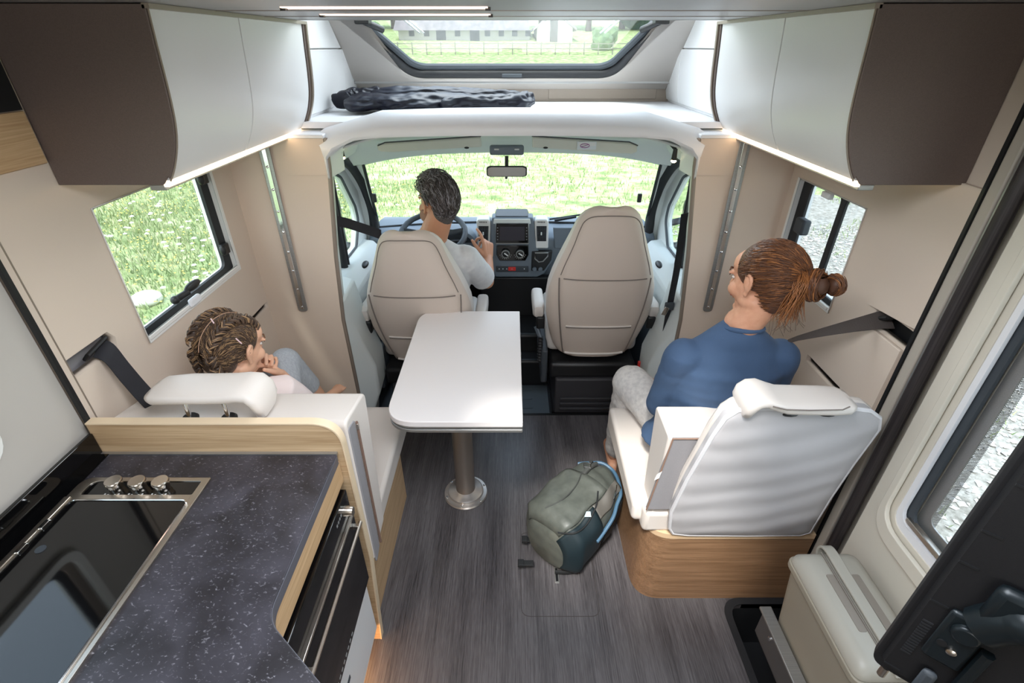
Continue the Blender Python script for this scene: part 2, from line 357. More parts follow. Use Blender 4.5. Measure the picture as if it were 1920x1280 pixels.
# right wall
RW = rp(rect(1.492, 1.022, 1.90, 1.375), .012)
RP = [(1.20, 1.155), (1.31, 1.135), (1.30, 1.105), (1.17, 1.085), (1.125, 1.085), (1.125, 1.15)]
wr = st('wall_right', yz([(1.12, .0), (1.975, 0), (1.975, 1.56), (1.12, 1.56)], [RW, rect(1.30, .806, 1.52, .834), rect(1.14, 1.082, 1.30, 1.14)], XW, .03), M['beige'], smooth=False)
st('wall_panel', yz(rect(1.12, 1.56, 1.975, 1.90), [], XW, .03), M['beige'], wr, smooth=False)
st('lower_panel', yz([(1.17, 0), (1.30, 0), (1.30, 1.08), (1.15, 1.08)], [], XW - .012, .012), M['beige'], wr, smooth=False, bevel=.003)
st('upper_panel', yz(rp([(1.125, 1.155), (1.32, 1.135), (1.32, 1.52), (1.125, 1.52)], [.03, 0, 0, 0]), [], XW - .012, .012), M['beige'], wr, smooth=False, bevel=.003)
st('outer_skin', yz(rect(1.05, -.1, 2.1, 1.95), [rp(rect(1.497, 1.027, 1.895, 1.37), .01)], XW + .05, .02), M['trimwhite'], wr, smooth=False)
st('pocket_back', bx((1.125, 1.12, 1.05), (1.13, 1.36, 1.17)), M['black'], wr)
st('slit_back', bx((1.115, 1.28, .79), (1.12, 1.54, .85)), M['black'], wr)
# front bulkhead panels either side of the cab opening (plane Y = 1.96)
def xz(outer, holes, Y, th): return plate(outer, holes, (0, Y, 0), (1, 0, 0), (0, 0, 1), -th)
edge = [(.76, 0), (.764, .25), (.768, .736), (.746, 1.04), (.705, 1.40), (.701, 1.505)]
for s, nm in ((-1, 'left'), (1, 'right')):
    pts = [(s * x, z) for x, z in edge] + [(s * 1.085, 1.515), (s * 1.085, 0)]
    if s > 0: pts = pts[::-1]
    wf = st('wall_front_' + nm, xz(pts, [], 1.96, .012), M['beigepanel'], smooth=False, bevel=.003)
    b = B(); ed = [V((s * x, 1.966, z)) for x, z in curve([(x, z, 0) for x, z in edge], 4) for _ in (0,)] if False else [V((s * x, 1.966, z)) for x, z in edge]
    tube(b, [p + V((-s * .004, 0, 0)) for p in ed], .009, 10)
    st('edge_trim', b, M['taupe'], wf)
    # jamb going forward
    b = B(); loft(b, [[(s * x, 1.965, z), (s * (x + .05), 1.965, z), (s * (x + .05), 2.10, z), (s * (x + .025), 2.10, z)] for x, z in edge])
    st('jamb', b, M['cabwhite'], wf, angle=60)
    # overlapping flap panel near the top
    f = rp([(s * .712, 1.372), (s * .87, 1.372), (s * .897, 1.42), (s * .897, 1.505), (s * .702, 1.505)], [0, .02, .02, 0, 0])
    if s > 0: pass
    else: f = f[::-1]
    st('flap_panel', xz(f, [], 1.956, .005), M['beigepanel'], wf, smooth=False, bevel=.0015)
    # slotted metal rail
    xr = s * .928 if s < 0 else .868
    b = B(); prism(b, [V((p[0], 1.952, p[1])) for p in rp(rect(xr - .021, .785, xr + .021, 1.512), .018)], (0, -.004, 0))
    r = st('metal_rail', b, M['alu'], wf, bevel=.0015)
    b = B(); prism(b, [V((p[0], 1.948, p[1])) for p in rp(rect(xr - .008, .80, xr + .008, 1.505), .007)], (0, -.0035, 0)); st('rail_rib', b, M['chrome'], wf, bevel=.001)
    for k in range(9):
        z = .81 + k * .085; b = B(); lathe(b, [(.005, 0), (.005, .0025), (.002, .004)], (xr, 1.9445, z), (0, -1, 0), 10); st('rivet', b, M['chrome'], wf)
# arch over the cab opening
apair = [(-.716, 1.36, -.703, 1.36), (-.722, 1.445, -.700, 1.43), (-.765, 1.497, -.672, 1.462), (-.71, 1.532, -.59, 1.497), (-.515, 1.584, -.49, 1.508), (-.25, 1.592, -.25, 1.513), (0, 1.594, 0, 1.514)]
apair += [(-a, b_, -c_, d_) for a, b_, c_, d_ in apair[-2::-1]]
b = B(); loft(b, [[(xo, 2.02, zo), (xo * .999, 2.0, zo - .012), ((xo + xi) / 2, 1.953, (zo + zi) / 2), (xi, 1.944, zi + .01), (xi, 1.950, zi), (xi * .99, 2.13, zi - .004), (xo * .99, 2.13, zo - .002)] for xo, zo, xi, zi in apair])
arch = st('wall_front_arch', b, M['trimwhite'], angle=50)
for s in (-1, 1): st('side_ledge', bx((s * .70, 1.956, 1.500), (s * 1.085, 2.12, 1.517)), M['trimwhite'], arch, bevel=.004)
# shelf above the cab, its back panel and ledge
st('trim_shelf', bx((-1.05, 2.06, 1.525), (1.05, 2.93, 1.548)), M['trimwhite'])['label'] = 'cream overcab shelf under the skylight'
SL = -.772; N0 = V((0, 2.52, 1.886)); NN = V((0, -SL, 1)).normalized() * -1; PL = (N0, NN)
dsl = V((0, 1, SL)).normalized()
b = B(); box(b, (-1.05, 2.865, 1.54), (1.05, 2.885, 1.66)); bp = st('trim_2', b, M['taupe']); bp['label'] = 'taupe back panel behind the overcab shelf'
for s in (-1, 1):
    b = B(); prism(b, [(s * .14, 2.864, 1.632), (s * .75, 2.864, 1.632), (s * .75, 2.864, 1.56), (s * .19, 2.864, 1.56), (s * .19, 2.864, 1.60)], (0, -.006, 0)); st('raised_panel', b, M['taupe'], bp, bevel=.002)
st('trim_ledge', bx((-1.0, 2.80, 1.634), (1.0, 2.89, 1.648)), M['alu'], bevel=.003)
# sloped roof panel with the panorama skylight
def sl(x, y): p = W(x, y, plane=PL); return (p.x, (p - N0).dot(dsl))
hole = [sl(652, 42), sl(772, 142), sl(1148, 142), sl(1253, 42)]
up = -.55
def ext(a, bb):  # continue the slanting side upward
    k = (up + .12 - a[1]) / (bb[1] - a[1]); return (a[0] + (bb[0] - a[0]) * k, up + .12)
hole = [ext(hole[1], hole[0]), hole[1], hole[2], ext(hole[2], hole[3])]
hs = rp(hole, [.04, .12, .12, .04], 10)
slp = st('ceiling_slope', plate(rect(-.79, up, .79, .43)[::-1], [hs], N0, (1, 0, 0), dsl, -.02), mat('silver_grey_roof_panel', (176, 170, 164), .4, .25), smooth=False)
def s3(p, h=0): return N0 + V((p[0], 0, 0)) + dsl * p[1] - NN * h
wd = st('window_skylight', (lambda b: tube(b, [s3(p, .01) for p in hs], .024, 10, closed=True))(B()), M['rubber'])
st('inner_frame', (lambda b: tube(b, [s3((p[0] * .955, p[1] - (.025 if p[1] > 0 else -.02)), .03) for p in hs], .016, 8, closed=True))(B()), M['darkgrey'], wd)
st('seal_line', (lambda b: tube(b, [s3((p[0] * 1.03, p[1] + (.022 if p[1] > 0 else -.02)), -.002) for p in hs], .006, 6, closed=True))(B()), M['trimwhite'], wd)
b = B(); prism(b, [s3(p, .05) for p in hs], -NN * .004); st('pane', b, M['glass2'], wd)
for s in (-1, 1):
    a = s3((s * .63, -.03), -.02); b = B(); box(b, a - V((.03, .03, .012)), a + V((.03, .03, .02))); cyl(b, a + V((s * .0, 0, 0)), a + V((-s * .06, .09, -.03)), .014, n=10)
    st('hinge_block', b, M['black'], wd, bevel=.005)
    for q in (0, .02):
        c = s3((s * (.60 - q), .0), .03); b = B(); tube(b, [c, c + V((-s * .10, .10, .0)), c + V((-s * .17, .16, -.06))], .0045, 8); st('stay_arm', b, M['chrome'], wd)
b = B(); q = s3((0.0, .335), -.012); box(b, q - V((.05, .01, .008)), q + V((.05, .01, .008))); st('latch', b, M['darkgrey'], wd, bevel=.003)
# roof above and beside
st('ceiling_front', bx((-1.1, 1.9, 2.3), (1.1, 2.2, 2.32)), M['white2'])
st('ceiling_edge', bx((-1.1, 1.98, 1.90), (1.1, 2.0, 2.32)), M['white2'])
b = B(); box(b, (-.78, 1.98, 1.873), (.78, 2.0, 1.895)); st('trim_3', b, M['alu'])
# ceiling panel with grooved metallic lining, with an invented opening for the overhead fill lamp
ce = st('ceiling', plate(rect(-1.15, -2, 1.15, 1.98), [rect(-.40, .08, .40, .76)], (0, 0, 1.874), (1, 0, 0), (0, 1, 0), .03), M['alu'], smooth=False)
for y in (1.46, 1.74): st('groove', bx((-.8, y, 1.8725), (.8, y + .003, 1.8745)), M['taupe'], ce)
for i, (x0, x1, yy) in enumerate(((532, 915, 15.5), (604, 920, 28.5))):
    a, c = W(x0, yy, Z=1.872), W(x1, yy, Z=1.872)
    t = st('led_strip', bx((a.x, a.y - .022, 1.8716), (c.x, a.y + .022, 1.8738)), M['led3'], ce)
    for q in (a.x, c.x): st('strip_cap', bx((q - .006, a.y - .008, 1.867), (q + .006, a.y + .008, 1.8745)), M['black'], ce)
b = B(); box(b, (-1.15, -2, 2.05), (1.15, 2.0, 2.07)) if False else box(b, (-1.15, -2.02, 0), (1.15, -2.0, 1.9))
st('wall_rear', b, M['white2'])
# windows in the side walls
def frame_yz(name, lab, ring, X, s, n):
    o = st(name, (lambda b: tube(b, [(X + s * .022, p[0], p[1]) for p in ring], .009, 6, closed=True))(B()), M['rubber']); return o
def inset(r, d):
    (y0, z0), (y1, z1) = r; return [(y0 + d, z0 + d), (y1 - d, z0 + d), (y1 - d, z1 - d), (y0 + d, z1 - d)]
w1 = st('window_1', yz(rect(1.2565, 1.04, 1.827, 1.4425), [rect(1.2578, 1.062, 1.812, 1.4412)], -1.079, .004), M['white2'], smooth=False)
st('reveal', (lambda b: loft(b, [[(x, p[0], p[1]) for p in rp(rect(1.262, 1.05, 1.817, 1.438), .01)] for x in (-1.08, -1.118)], cap=False))(B()), M['white2'], w1)
st('rubber_frame', yz(rp(rect(1.255, 1.045, 1.825, 1.445), .03), [rp(rect(1.262, 1.072, 1.772, 1.44), .03)], -1.098, -.012), M['rubber'], w1, bevel=.003)
b = B(); prism(b, [(-1.108, p[0], p[1]) for p in rect(1.25, 1.04, 1.83, 1.45)], (-.004, 0, 0)); st('pane', b, M['glass'], w1)
st('blind_cassette', bx((-1.082, 1.26, 1.047), (-1.073, 1.82, 1.062)), M['white2'], w1, bevel=.003)
p = W(365, 565, X=-1.07); b = B(); box(b, (-1.076, p.y - .028, 1.050), (-1.062, p.y + .03, 1.078)); st('blind_grip', b, M['trimwhite'], w1, bevel=.006, seg=3)
p = W(345, 550, X=-1.085); b = B(); cyl(b, p + V((0, -.045, .0)), p + V((.015, .0, .005)), .011, n=12); ell(b, p + V((.012, .035, .012)), (.012, .045, .015)); ell(b, p + V((0, -.05, 0)), (.014, .014, .014)); st('latch_handle', b, M['black'], w1)
for z in (1.14, 1.40):
    b = B(); box(b, (-1.10, 1.765, z - .02), (-1.078, 1.80, z + .02)); ell(b, (-1.085, 1.765, z), (.012, .014, .02)); st('hinge_stay', b, M['black'], w1, bevel=.004)
w2 = st('window_2', yz(rect(1.491, 1.017, 1.905, 1.376), [rect(1.4922, 1.035, 1.893, 1.3748)], 1.079, -.004), M['white2'], smooth=False)
st('reveal', (lambda b: loft(b, [[(x, p[0], p[1]) for p in rp(rect(1.496, 1.026, 1.897, 1.371), .01)] for x in (1.08, 1.118)], cap=False))(B()), M['white2'], w2)
st('rubber_frame', yz(rect(1.494, 1.024, 1.898, 1.373), [rp(rect(1.50, 1.045, 1.624, 1.366), .02), rp(rect(1.654, 1.045, 1.842, 1.366), .02)], 1.098, .012), M['rubber'], w2, bevel=.003)
b = B(); prism(b, [(1.108, q[0], q[1]) for q in rect(1.48, 1.01, 1.91, 1.385)], (.004, 0, 0)); st('pane', b, M['glass'], w2)
st('blind_cassette', bx((1.073, 1.50, 1.022), (1.082, 1.897, 1.036)), M['white2'], w2, bevel=.003)
p = W(1557, 365, X=1.08); st('blind_grip', bx((1.062, p.y - .025, p.z - .012), (1.08, p.y + .025, p.z + .008)), M['trimwhite'], w2, bevel=.004)
p = W(1502, 424, X=1.07); b = B(); box(b, p + V((-.012, -.03, -.028)), p + V((.02, .03, .028))); st('lock_catch', b, M['darkgrey'], w2, bevel=.008, seg=3)
w3 = st('window_3', yz(rp(rect(.085, 1.045, .79, 1.475), .06), [rp(rect(.105, 1.065, .77, 1.455), .05)], -1.090, .012), M['white2'], bevel=.004)
st('inner_rim', yz(rp(rect(.10, 1.06, .775, 1.46), .05), [rp(rect(.12, 1.08, .755, 1.44), .045)], -1.105, -.006), M['taupe'], w3, smooth=False)
b = B(); prism(b, [(-1.125, p[0], p[1]) for p in rect(.08, 1.04, .79, 1.48)], (-.004, 0, 0)); st('pane', b, M['glass2'], w3)
st('rubber_frame', yz(rp(rect(.09, 1.05, .785, 1.47), .05), [rp(rect(.135, 1.10, .74, 1.43), .04)], -1.115, -.008), M['rubber'], w3, smooth=False)
# ------------------------------------------------------------------ entrance door side (right, near the camera)
M['postgrey'] = mat('grey_beige_post', (176, 168, 156), .5)
wd_ = st('wall_right_door', yz(rect(-2, 0, 1.122, 1.90), [rp(rect(.02, .60, .90, 1.62), .08)], XW + .02, .03), M['ivory'] if 'ivory' in M else M['door_ivory'], smooth=False)
st('post_panel', bx((1.06, 1.085, .0), (1.10, 1.117, 1.9)), M['postgrey'], wd_, bevel=.004)
st('post_groove', bx((1.056, 1.117, .0), (1.083, 1.126, 1.88)), M['black'], wd_)
pole = st('trim_4', (lambda b: tube(b, [(1.055, 1.045, .0), (1.055, 1.045, 1.9)], .017, 14))(B()), mat('dark_fluted_seal', (56, 50, 50), .5, c2=(34, 30, 32), scale=(300, 300, 3)))
pole['label'] = 'dark rubber door seal running up the right wall'
st('seal_channel', bx((1.062, 1.066, 0), (1.075, 1.08, 1.9)), M['alu'], pole)
dr = st('door_1', yz(rp(rect(-.12, .12, 1.015, 1.86), .05), [rp(rect(.06, .66, .93, 1.60), .05)], 1.062, .03), M['door_ivory'], bevel=.006, seg=3)
def ringplate(o, i, X, th, nm, m, ro=.07, ri=.06, bv=.004): return st(nm, yz(rp(rect(*o), ro), [rp(rect(*i), ri)], X, th), m, dr, bevel=bv, seg=3)
ringplate((.02, .60, .965, 1.64), (.05, .645, .945, 1.61), 1.058, -.014, 'raised_surround', M['door_ivory'], .09, .075, .006)
ringplate((.055, .65, .94, 1.605), (.075, .685, .915, 1.58), 1.065, .01, 'window_frame', M['trimwhite'], .05, .045, .003)
ringplate((.07, .675, .92, 1.59), (.085, .70, .898, 1.565), 1.078, .01, 'dark_frame', M['darkgrey'], .04, .04, .002)
ringplate((.08, .69, .90, 1.57), (.10, .725, .868, 1.55), 1.095, .004, 'blind_rail', M['alu'], .03, .03, .001)
fs = mat('fly_screen_mesh', (120, 122, 122), .7); n = fs.node_tree.nodes; L_ = fs.node_tree.links
ck = n.new('ShaderNodeTexChecker'); ck.inputs['Scale'].default_value = 420; tcn = n['Texture Coordinate']; L_.new(tcn.outputs['Object'], ck.inputs['Vector']); L_.new(ck.outputs['Fac'], n['Principled BSDF'].inputs['Alpha'])
st('fly_screen', bx((1.099, .85, .70), (1.1, .885, 1.58)), fs, dr)
b = B(); prism(b, [(1.108, p[0], p[1]) for p in rect(.06, .66, .93, 1.6)], (.004, 0, 0)); st('pane', b, M['glass2'], dr)
st('drip_bar', bx((1.068, .08, .69), (1.085, .90, .705)), M['steel'], dr, bevel=.002)
# bench-level side trim by the door

# ================================================================== overhead cabinets
prof = [(.742, 1.872), (.748, 1.80), (.754, 1.715), (.762, 1.65), (.776, 1.60), (.797, 1.555), (.818, 1.523)]
def pf(s, y, grow=0, sc=0):
    return [V((s * (x - grow + sc * 0), y, z)) for x, z in prof]
LBL = {-1: 'left', 1: 'right'}
for s in (-1, 1):
    side = LBL[s]
    c = thing('overhead_cabinet', ('white curved two-door overhead cabinet above the left window' if s < 0 else 'white curved two-door overhead cabinet above the right window'), 'cabinet', (s * .95, 1.6, 1.52))
    # carcass
    b = B(); prism(b, [V((s * (x + .012), 1.205, z)) for x, z in prof] + [V((s * 1.078, 1.205, 1.523)), V((s * 1.078, 1.205, 1.872))], (0, .90, 0)); obj('body', b, M['taupe'], c, smooth=False)
    for (y0, y1) in ((1.204, 1.598), (1.602, 2.066)):
        b = B(); a = curve(pf(s, y0), 4)
        outer = a; innr = [p + V((s * .014, 0, 0)) for p in a]
        prism(b, outer + innr[::-1], (0, y1 - y0, 0)); obj('door', b, M['white'], c, bevel=.0015, seg=2)
    # divider
    for y0, g, m in ((2.068, .004, M['bronze']), (2.084, .010, M['taupe'])):
        b = B(); a = curve(pf(s, y0, g), 4); prism(b, a + [V((s * 1.075, y0, 1.515)), V((s * 1.075, y0, 1.872))], (0, .013, 0)); obj('divider', b, m, c, smooth=False)
    # end panel in bronze with rounded lower corner
    y0 = 1.197; a = curve(pf(s, y0, .004), 4)[:-1] + [V((s * q[0], y0, q[1])) for q in rp([(.812, 1.535), (.828, 1.515), (.86, 1.515)], [0, .012, 0])]
    b = B(); prism(b, a + [V((s * 1.078, y0, 1.515)), V((s * 1.078, y0, 1.873))], (0, .006, 0)); obj('end_panel', b, M['bronze'], c, bevel=.0015)
    b = B(); a = curve(pf(s, 1.203, .0055), 4); tube(b, a, .0022, 6); obj('edge_strip', b, M['taupe'], c)
    # light strip and profile
    obj('light_strip', bx((s * .822, 1.206, 1.509), (s * .834, 2.075, 1.522)), M['led2'], c)
    obj('strip_profile', bx((s * .832, 1.206, 1.500), (s * .87, 2.08, 1.514)), M['alu'], c, bevel=.002)
    obj('top_trim', bx((s * .730, 1.197, 1.864), (s * .745, 2.09, 1.8735)), M['taupe'], c)
    # forward cabinet, tapering with the slope
    f = thing('front_locker', 'white wedge-shaped locker beside the %s end of the skylight' % side, 'cabinet', (s * .95, 2.5, 1.52))
    def wedge(x_in, y0, y1, zlo=1.548, zhi=1.99, th=.014, cut=0.0):
        # side view polygon (y, z) clipped by the slope; face plane leans with X
        def zs(y): return 1.886 + SL * (y - 2.52) - .012
        pts = []
        if zs(y0) > zhi:
            yk = (zhi + .012 - 1.886) / SL + 2.52; pts = [(y0, zlo), (y0, zhi), (min(yk, y1), zhi)]
        else: pts = [(y0, zlo), (y0, zs(y0))]
        if zs(y1) > zlo and y1 > pts[-1][0]: pts.append((y1, min(zhi, zs(y1)))); pts.append((y1, zlo))
        elif zs(y1) <= zlo: pts.append(((zlo + .012 - 1.886) / SL + 2.52, zlo))
        else: pts.append((y1, zlo))
        return pts
    def xface(z): return (.775 + .035 * max(0, (1.75 - z) / .2) ** 1.5 if z < 1.75 else .775)
    def lpanel(nm, pts, m, off=0, th=.012):
        b = B(); P2 = []
        for i, p in enumerate(pts):
            q = pts[(i + 1) % len(pts)]
            for k in range(6): t = k / 6; P2.append((p[0] * (1 - t) + q[0] * t, p[1] * (1 - t) + q[1] * t))
        prism(b, [V((s * (xface(z) - off), y, z)) for y, z in P2], (s * th, 0, 0)); obj(nm, b, m, f, bevel=.002)
    zj = 1.788
    lpanel('body', wedge(0, 2.10, 2.98), M['white'], -.006, .27)
    lpanel('door', [(2.105, 1.56), (2.105, zj - .002), (2.60, zj - .002), (2.62, 1.70), (2.66, 1.56)], M['white'])
    lpanel('upper_panel', [(2.105, zj + .002), (2.105, 1.99), (2.37, 1.99), (2.60, zj + .002)], M['white'])
    lpanel('side_panel', [(2.664, 1.56), (2.624, 1.70), (2.604, zj - .002), (2.627, zj - .002), (2.90, 1.575), (2.90, 1.56)], M['white'])
    obj('light_strip', bx((s * .812, 2.10, 1.528), (s * .826, 2.90, 1.545)), M['led2'], f)
    obj('ledge_tray', bx((s * .83, 2.16, 1.495), (s * 1.05, 2.70, 1.515)), M['taupe'], f, bevel=.003)
# kitchen shelf of oak on the left wall, near
k = thing('kitchen_wall_shelf', 'oak shelf board below a dark niche above the kitchen', 'shelf', (-1.0, .8, 1.56))
obj('shelf_board', bx((-1.10, -.8, 1.567), (-1.072, 1.19, 1.677)), M['oakY'], k, bevel=.002)
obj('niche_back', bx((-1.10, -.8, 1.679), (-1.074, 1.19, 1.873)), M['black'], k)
# ================================================================== outside
gm = meadow_mat('meadow_ground', [(104, 124, 78), (138, 156, 102), (178, 186, 136), (196, 200, 158)], 2.2)
def hz(x, y):
    d = max(0, y - 14); return -.78 + .00145 * d * d + .0 * x if y < 60 else -.78 + .00145 * 46 * 46 + (y - 60) * .08
b = B(); xs = [-60, -40, -25, -16, -10, -7, -5, -3, -1.5, 0, 1.5, 3, 5, 7, 10, 16, 25, 40, 60]; ys = [-10, -5, 0, 2, 4, 6, 8, 10, 12, 14, 17, 20, 24, 28, 33, 38, 44, 50, 56, 62, 75, 100]
vv = [[b.verts.new((x, y, hz(x, y) + .12 * noise.noise(V((x * .2, y * .2, 0))) * (y > 5))) for x in xs] for y in ys]
for i in range(len(ys) - 1):
    for j in range(len(xs) - 1): b.faces.new((vv[i][j], vv[i][j + 1], vv[i + 1][j + 1], vv[i + 1][j]))
md = obj('meadow', b, gm); tag(md, 'flowering green meadow outside the windows', 'meadow', kind='structure')
gv = meadow_mat('gravel_ground', [(104, 100, 92), (150, 146, 138), (186, 184, 178)], 14)
b = B(); prism(b, [(1.5, -6, -.77), (9, -6, -.77), (9.5, 5, -.77), (7.5, 9.5, -.77), (4.5, 10.5, -.77), (2.8, 7, -.77), (2.0, 4, -.77), (1.5, 2, -.77)], (0, 0, .012))
gp = obj('gravel_yard', b, gv); tag(gp, 'white gravel yard outside the entrance door', 'gravel', kind='structure')
def soup(name, verts, faces, m, label, cat, mats=None, midx=None):
    me = bpy.data.meshes.new(name); me.from_pydata(verts, [], faces)
    o = obj(name, me, m, smooth=False); 
    if midx: me.polygons.foreach_set('material_index', midx)
    return tag(o, label, cat, kind='stuff')
R = random.Random(3)
vs, fs_, mi = [], [], []
def blade(x, y, z, h, wd, k):
    a = R.uniform(0, 6.28); c, s_ = math.cos(a) * wd, math.sin(a) * wd; bx_, by_ = R.uniform(-.5, .5) * h, R.uniform(-.5, .5) * h; n0 = len(vs)
    vs.extend([(x - c, y - s_, z), (x + c, y + s_, z), (x + bx_, y + by_, z + h)]); fs_.append((n0, n0 + 1, n0 + 2)); mi.append(k)
for _ in range(60000):
    r = R.random()
    if r < .5: x, y = R.uniform(-9, -1.6), R.uniform(1.5, 11)
    elif r < .93: x, y = R.uniform(-9, 9), R.uniform(4.5, 20)
    else: x, y = R.uniform(1.5, 7), R.uniform(2, 10)
    if x > 1.5 and y < 10 and x < 9 and noise.noise(V((x * 1.1, y * 1.1, 3))) < .12: continue
    f = 1 + max(0, y - 8) * .06
    blade(x, y, hz(x, y) - .01, R.uniform(.05, .13) * f, .010 * f, R.choice((0, 0, 1, 1, 2)))
soup('meadow_grass', vs, fs_, [mat('grass_mid', (112, 134, 84), .8), mat('grass_light', (160, 174, 122), .8), mat('grass_dry', (196, 194, 156), .8)], 'long green grass blades of the meadow', 'grass', midx=mi)
vs, fs_, mi = [], [], []
def star(x, y, z, r, k):
    n0 = len(vs); vs.append((x, y, z + r * .6)); 
    for q in range(6): vs.append((x + r * math.cos(q * 1.047), y + r * math.sin(q * 1.047), z))
    vs.append((x, y, z - r * .6))
    for q in range(6): fs_.append((n0, n0 + 1 + q, n0 + 1 + (q + 1) % 6)); mi.append(k); fs_.append((n0 + 7, n0 + 1 + (q + 1) % 6, n0 + 1 + q)); mi.append(k)
for _ in range(6500):
    r = R.random()
    x, y = (R.uniform(-9, -1.6), R.uniform(1.5, 11)) if r < .45 else (R.uniform(-9, 9), R.uniform(5, 22))
    if x > 1.5 and y < 10: continue
    cl = noise.noise(V((x * .7, y * .7, 9))); k = 0 if cl > .05 and R.random() < .5 else 1
    if k == 0 and R.random() < .5: k = 1
    star(x, y, hz(x, y) + R.uniform(.06, .14), R.uniform(.022, .04) if k == 0 else R.uniform(.009, .017), k)
soup('meadow_flowers', vs, fs_, [mat('dandelion_clock', (236, 236, 226), .9), mat('buttercup', (222, 208, 104), .7)], 'white dandelion clocks and yellow buttercups dotted through the meadow', 'flowers', midx=mi)
vs, fs_, mi = [], [], []
for _ in range(15000):
    x, y = R.uniform(1.6, 7), R.uniform(-.5, 8)
    if x > 6 and y < 1: continue
    r = R.uniform(.008, .026); a = R.uniform(0, 3.14); n0 = len(vs); z = -.757 + r * .3
    e1 = (math.cos(a) * r * 1.3, math.sin(a) * r * 1.3); e2 = (-math.sin(a) * r * .8, math.cos(a) * r * .8)
    vs.extend([(x + e1[0], y + e1[1], z), (x + e2[0], y + e2[1], z + R.uniform(-.3, .3) * r), (x - e1[0], y - e1[1], z), (x - e2[0], y - e2[1], z + R.uniform(-.3, .3) * r), (x + R.uniform(-.4, .4) * r, y + R.uniform(-.4, .4) * r, z + r * .7), (x, y, z - r)])
    for q in range(4): fs_.append((n0 + 4, n0 + q, n0 + (q + 1) % 4)); mi.append(_ % 3)
soup('gravel', vs, fs_, [mat('stone_white', (206, 204, 202), .8), mat('stone_grey', (158, 154, 150), .8), mat('stone_buff', (190, 184, 172), .8)], 'loose pale gravel stones lying on the yard', 'gravel', midx=mi)
# a pale stone slab in the grass seen through the left window
p = W(275, 560, Z=-.72); b = B(); ell(b, p, (.17, .16, .09), seg=10); ob = obj('limestone_rock', b, mat('limestone', (226, 222, 212), .8)); tag(ob, 'pale rock lying in the grass outside the left window', 'rock')
# far barn with its white gable house, fence and the wood behind
YB = 60.0
def far(x, y, Y=YB): return W(x, y, Y=Y)
barn = thing('barn', 'long low white barn with a dark roof and open doorways', 'barn', far(880, 74))
a, c = far(748, 74), far(1010, 56); zb, zt, zr = a.z - .3, far(880, 56).z, far(880, 41).z
obj('wall', bx((a.x, YB, zb), (c.x - .9, YB + 7, zt)), mat('barn_wall', (170, 164, 156), .9), barn)
b = B(); prism(b, [(a.x - .4, YB - .6, zt - .05), (a.x - .4, YB + 3.5, zr + 1.3), (a.x - .4, YB + 7.6, zt - .05)], (c.x - a.x - .6, 0, 0)); obj('roof', b, mat('barn_roof', (128, 118, 116), .85, c2=(100, 92, 92), scale=(2, .4, 2)), barn, smooth=False)
for i, px in enumerate((772, 800, 827, 858, 890, 914, 940, 965, 990)):
    q = far(px, 66); hh = .9 if i in (2, 4) else .5
    obj('doorway' if i in (2, 4) else 'window', bx((q.x - hh * .55, YB - .03, q.z - (.9 if i in (2, 4) else .1)), (q.x + hh * .55, YB + .02, q.z + .45)), mat('dark_opening', (60, 58, 60), .9), barn)
hs_ = thing('gabled_house', 'bright white gabled house at the right end of the barn', 'house', far(1038, 74))
a2, c2 = far(1006, 74), far(1072, 52); zt2 = far(1038, 52).z; zr2 = far(1038, 36).z
b = B(); prism(b, [(a2.x, YB - 1, zb), (c2.x, YB - 1, zb), (c2.x, YB - 1, zt2), ((a2.x + c2.x) / 2, YB - 1, zr2 + .4), (a2.x, YB - 1, zt2)], (0, 9, 0)); obj('wall', b, mat('house_wall', (236, 232, 224), .9), hs_, smooth=False)
b = B(); mx_ = (a2.x + c2.x) / 2
for s in (-1, 1): prism(b, [(mx_ + s * (c2.x - mx_ + .4), YB - 1.3, zt2 - .3), (mx_, YB - 1.3, zr2 + .45), (mx_, YB - 1.3, zr2 + .7), (mx_ + s * (c2.x - mx_ + .4), YB - 1.3, zt2 - .05)], (0, 9.6, 0))
obj('roof', b, mat('house_roof', (150, 140, 138), .9), hs_, smooth=False)
obj('doorway', bx((mx_ - .5, YB - 1.04, zb), (mx_ + .3, YB - .98, zb + 2.4)), mat('dark_door', (110, 104, 100), .9), hs_)
fn = thing('wooden_fence', 'pale wooden rail fence running in front of the barn', 'fence', far(880, 82, 50)); zf = hz(0, 50)
fw = mat('weathered_wood', (140, 136, 124), .9)
for i in range(26):
    x = -15 + i * 1.25; obj('post', bx((x, 50, zf - .2), (x + .09, 50.09, zf + .95)), fw, fn)
for zq in (.42, .80): obj('rail', bx((-15, 49.95, zf + zq), (16.4, 50.0, zf + zq + .07)), fw, fn)
RT = random.Random(5)
def tree(x, y, h, r, col, lab):
    z = hz(x, y); t = thing('tree', lab, 'tree', (x, y, z), group='trees of the wood behind the barn')
    obj('trunk', cyl(B(), (x, y, z - .3), (x, y, z + h * .5), r * .09, r * .05, 8), mat('bark', (88, 74, 62), .9) if 'bark' not in M else M['bark'], t)
    b = B()
    for k in range(9):
        q = V((x + RT.uniform(-.5, .5) * r, y + RT.uniform(-.4, .4) * r, z + h * RT.uniform(.3, .85)));
        bmesh.ops.create_icosphere(b, subdivisions=2, radius=r * RT.uniform(.4, .65), matrix=Matrix.Translation(q))
    for v in b.verts: v.co += V((noise.noise(v.co * 1.3), noise.noise(v.co * 1.3 + V((9, 0, 0))), noise.noise(v.co * 1.3 + V((0, 9, 0))))) * r * .3
    obj('crown', b, col, t, smooth=False)
M['bark'] = mat('bark', (88, 74, 62), .9)
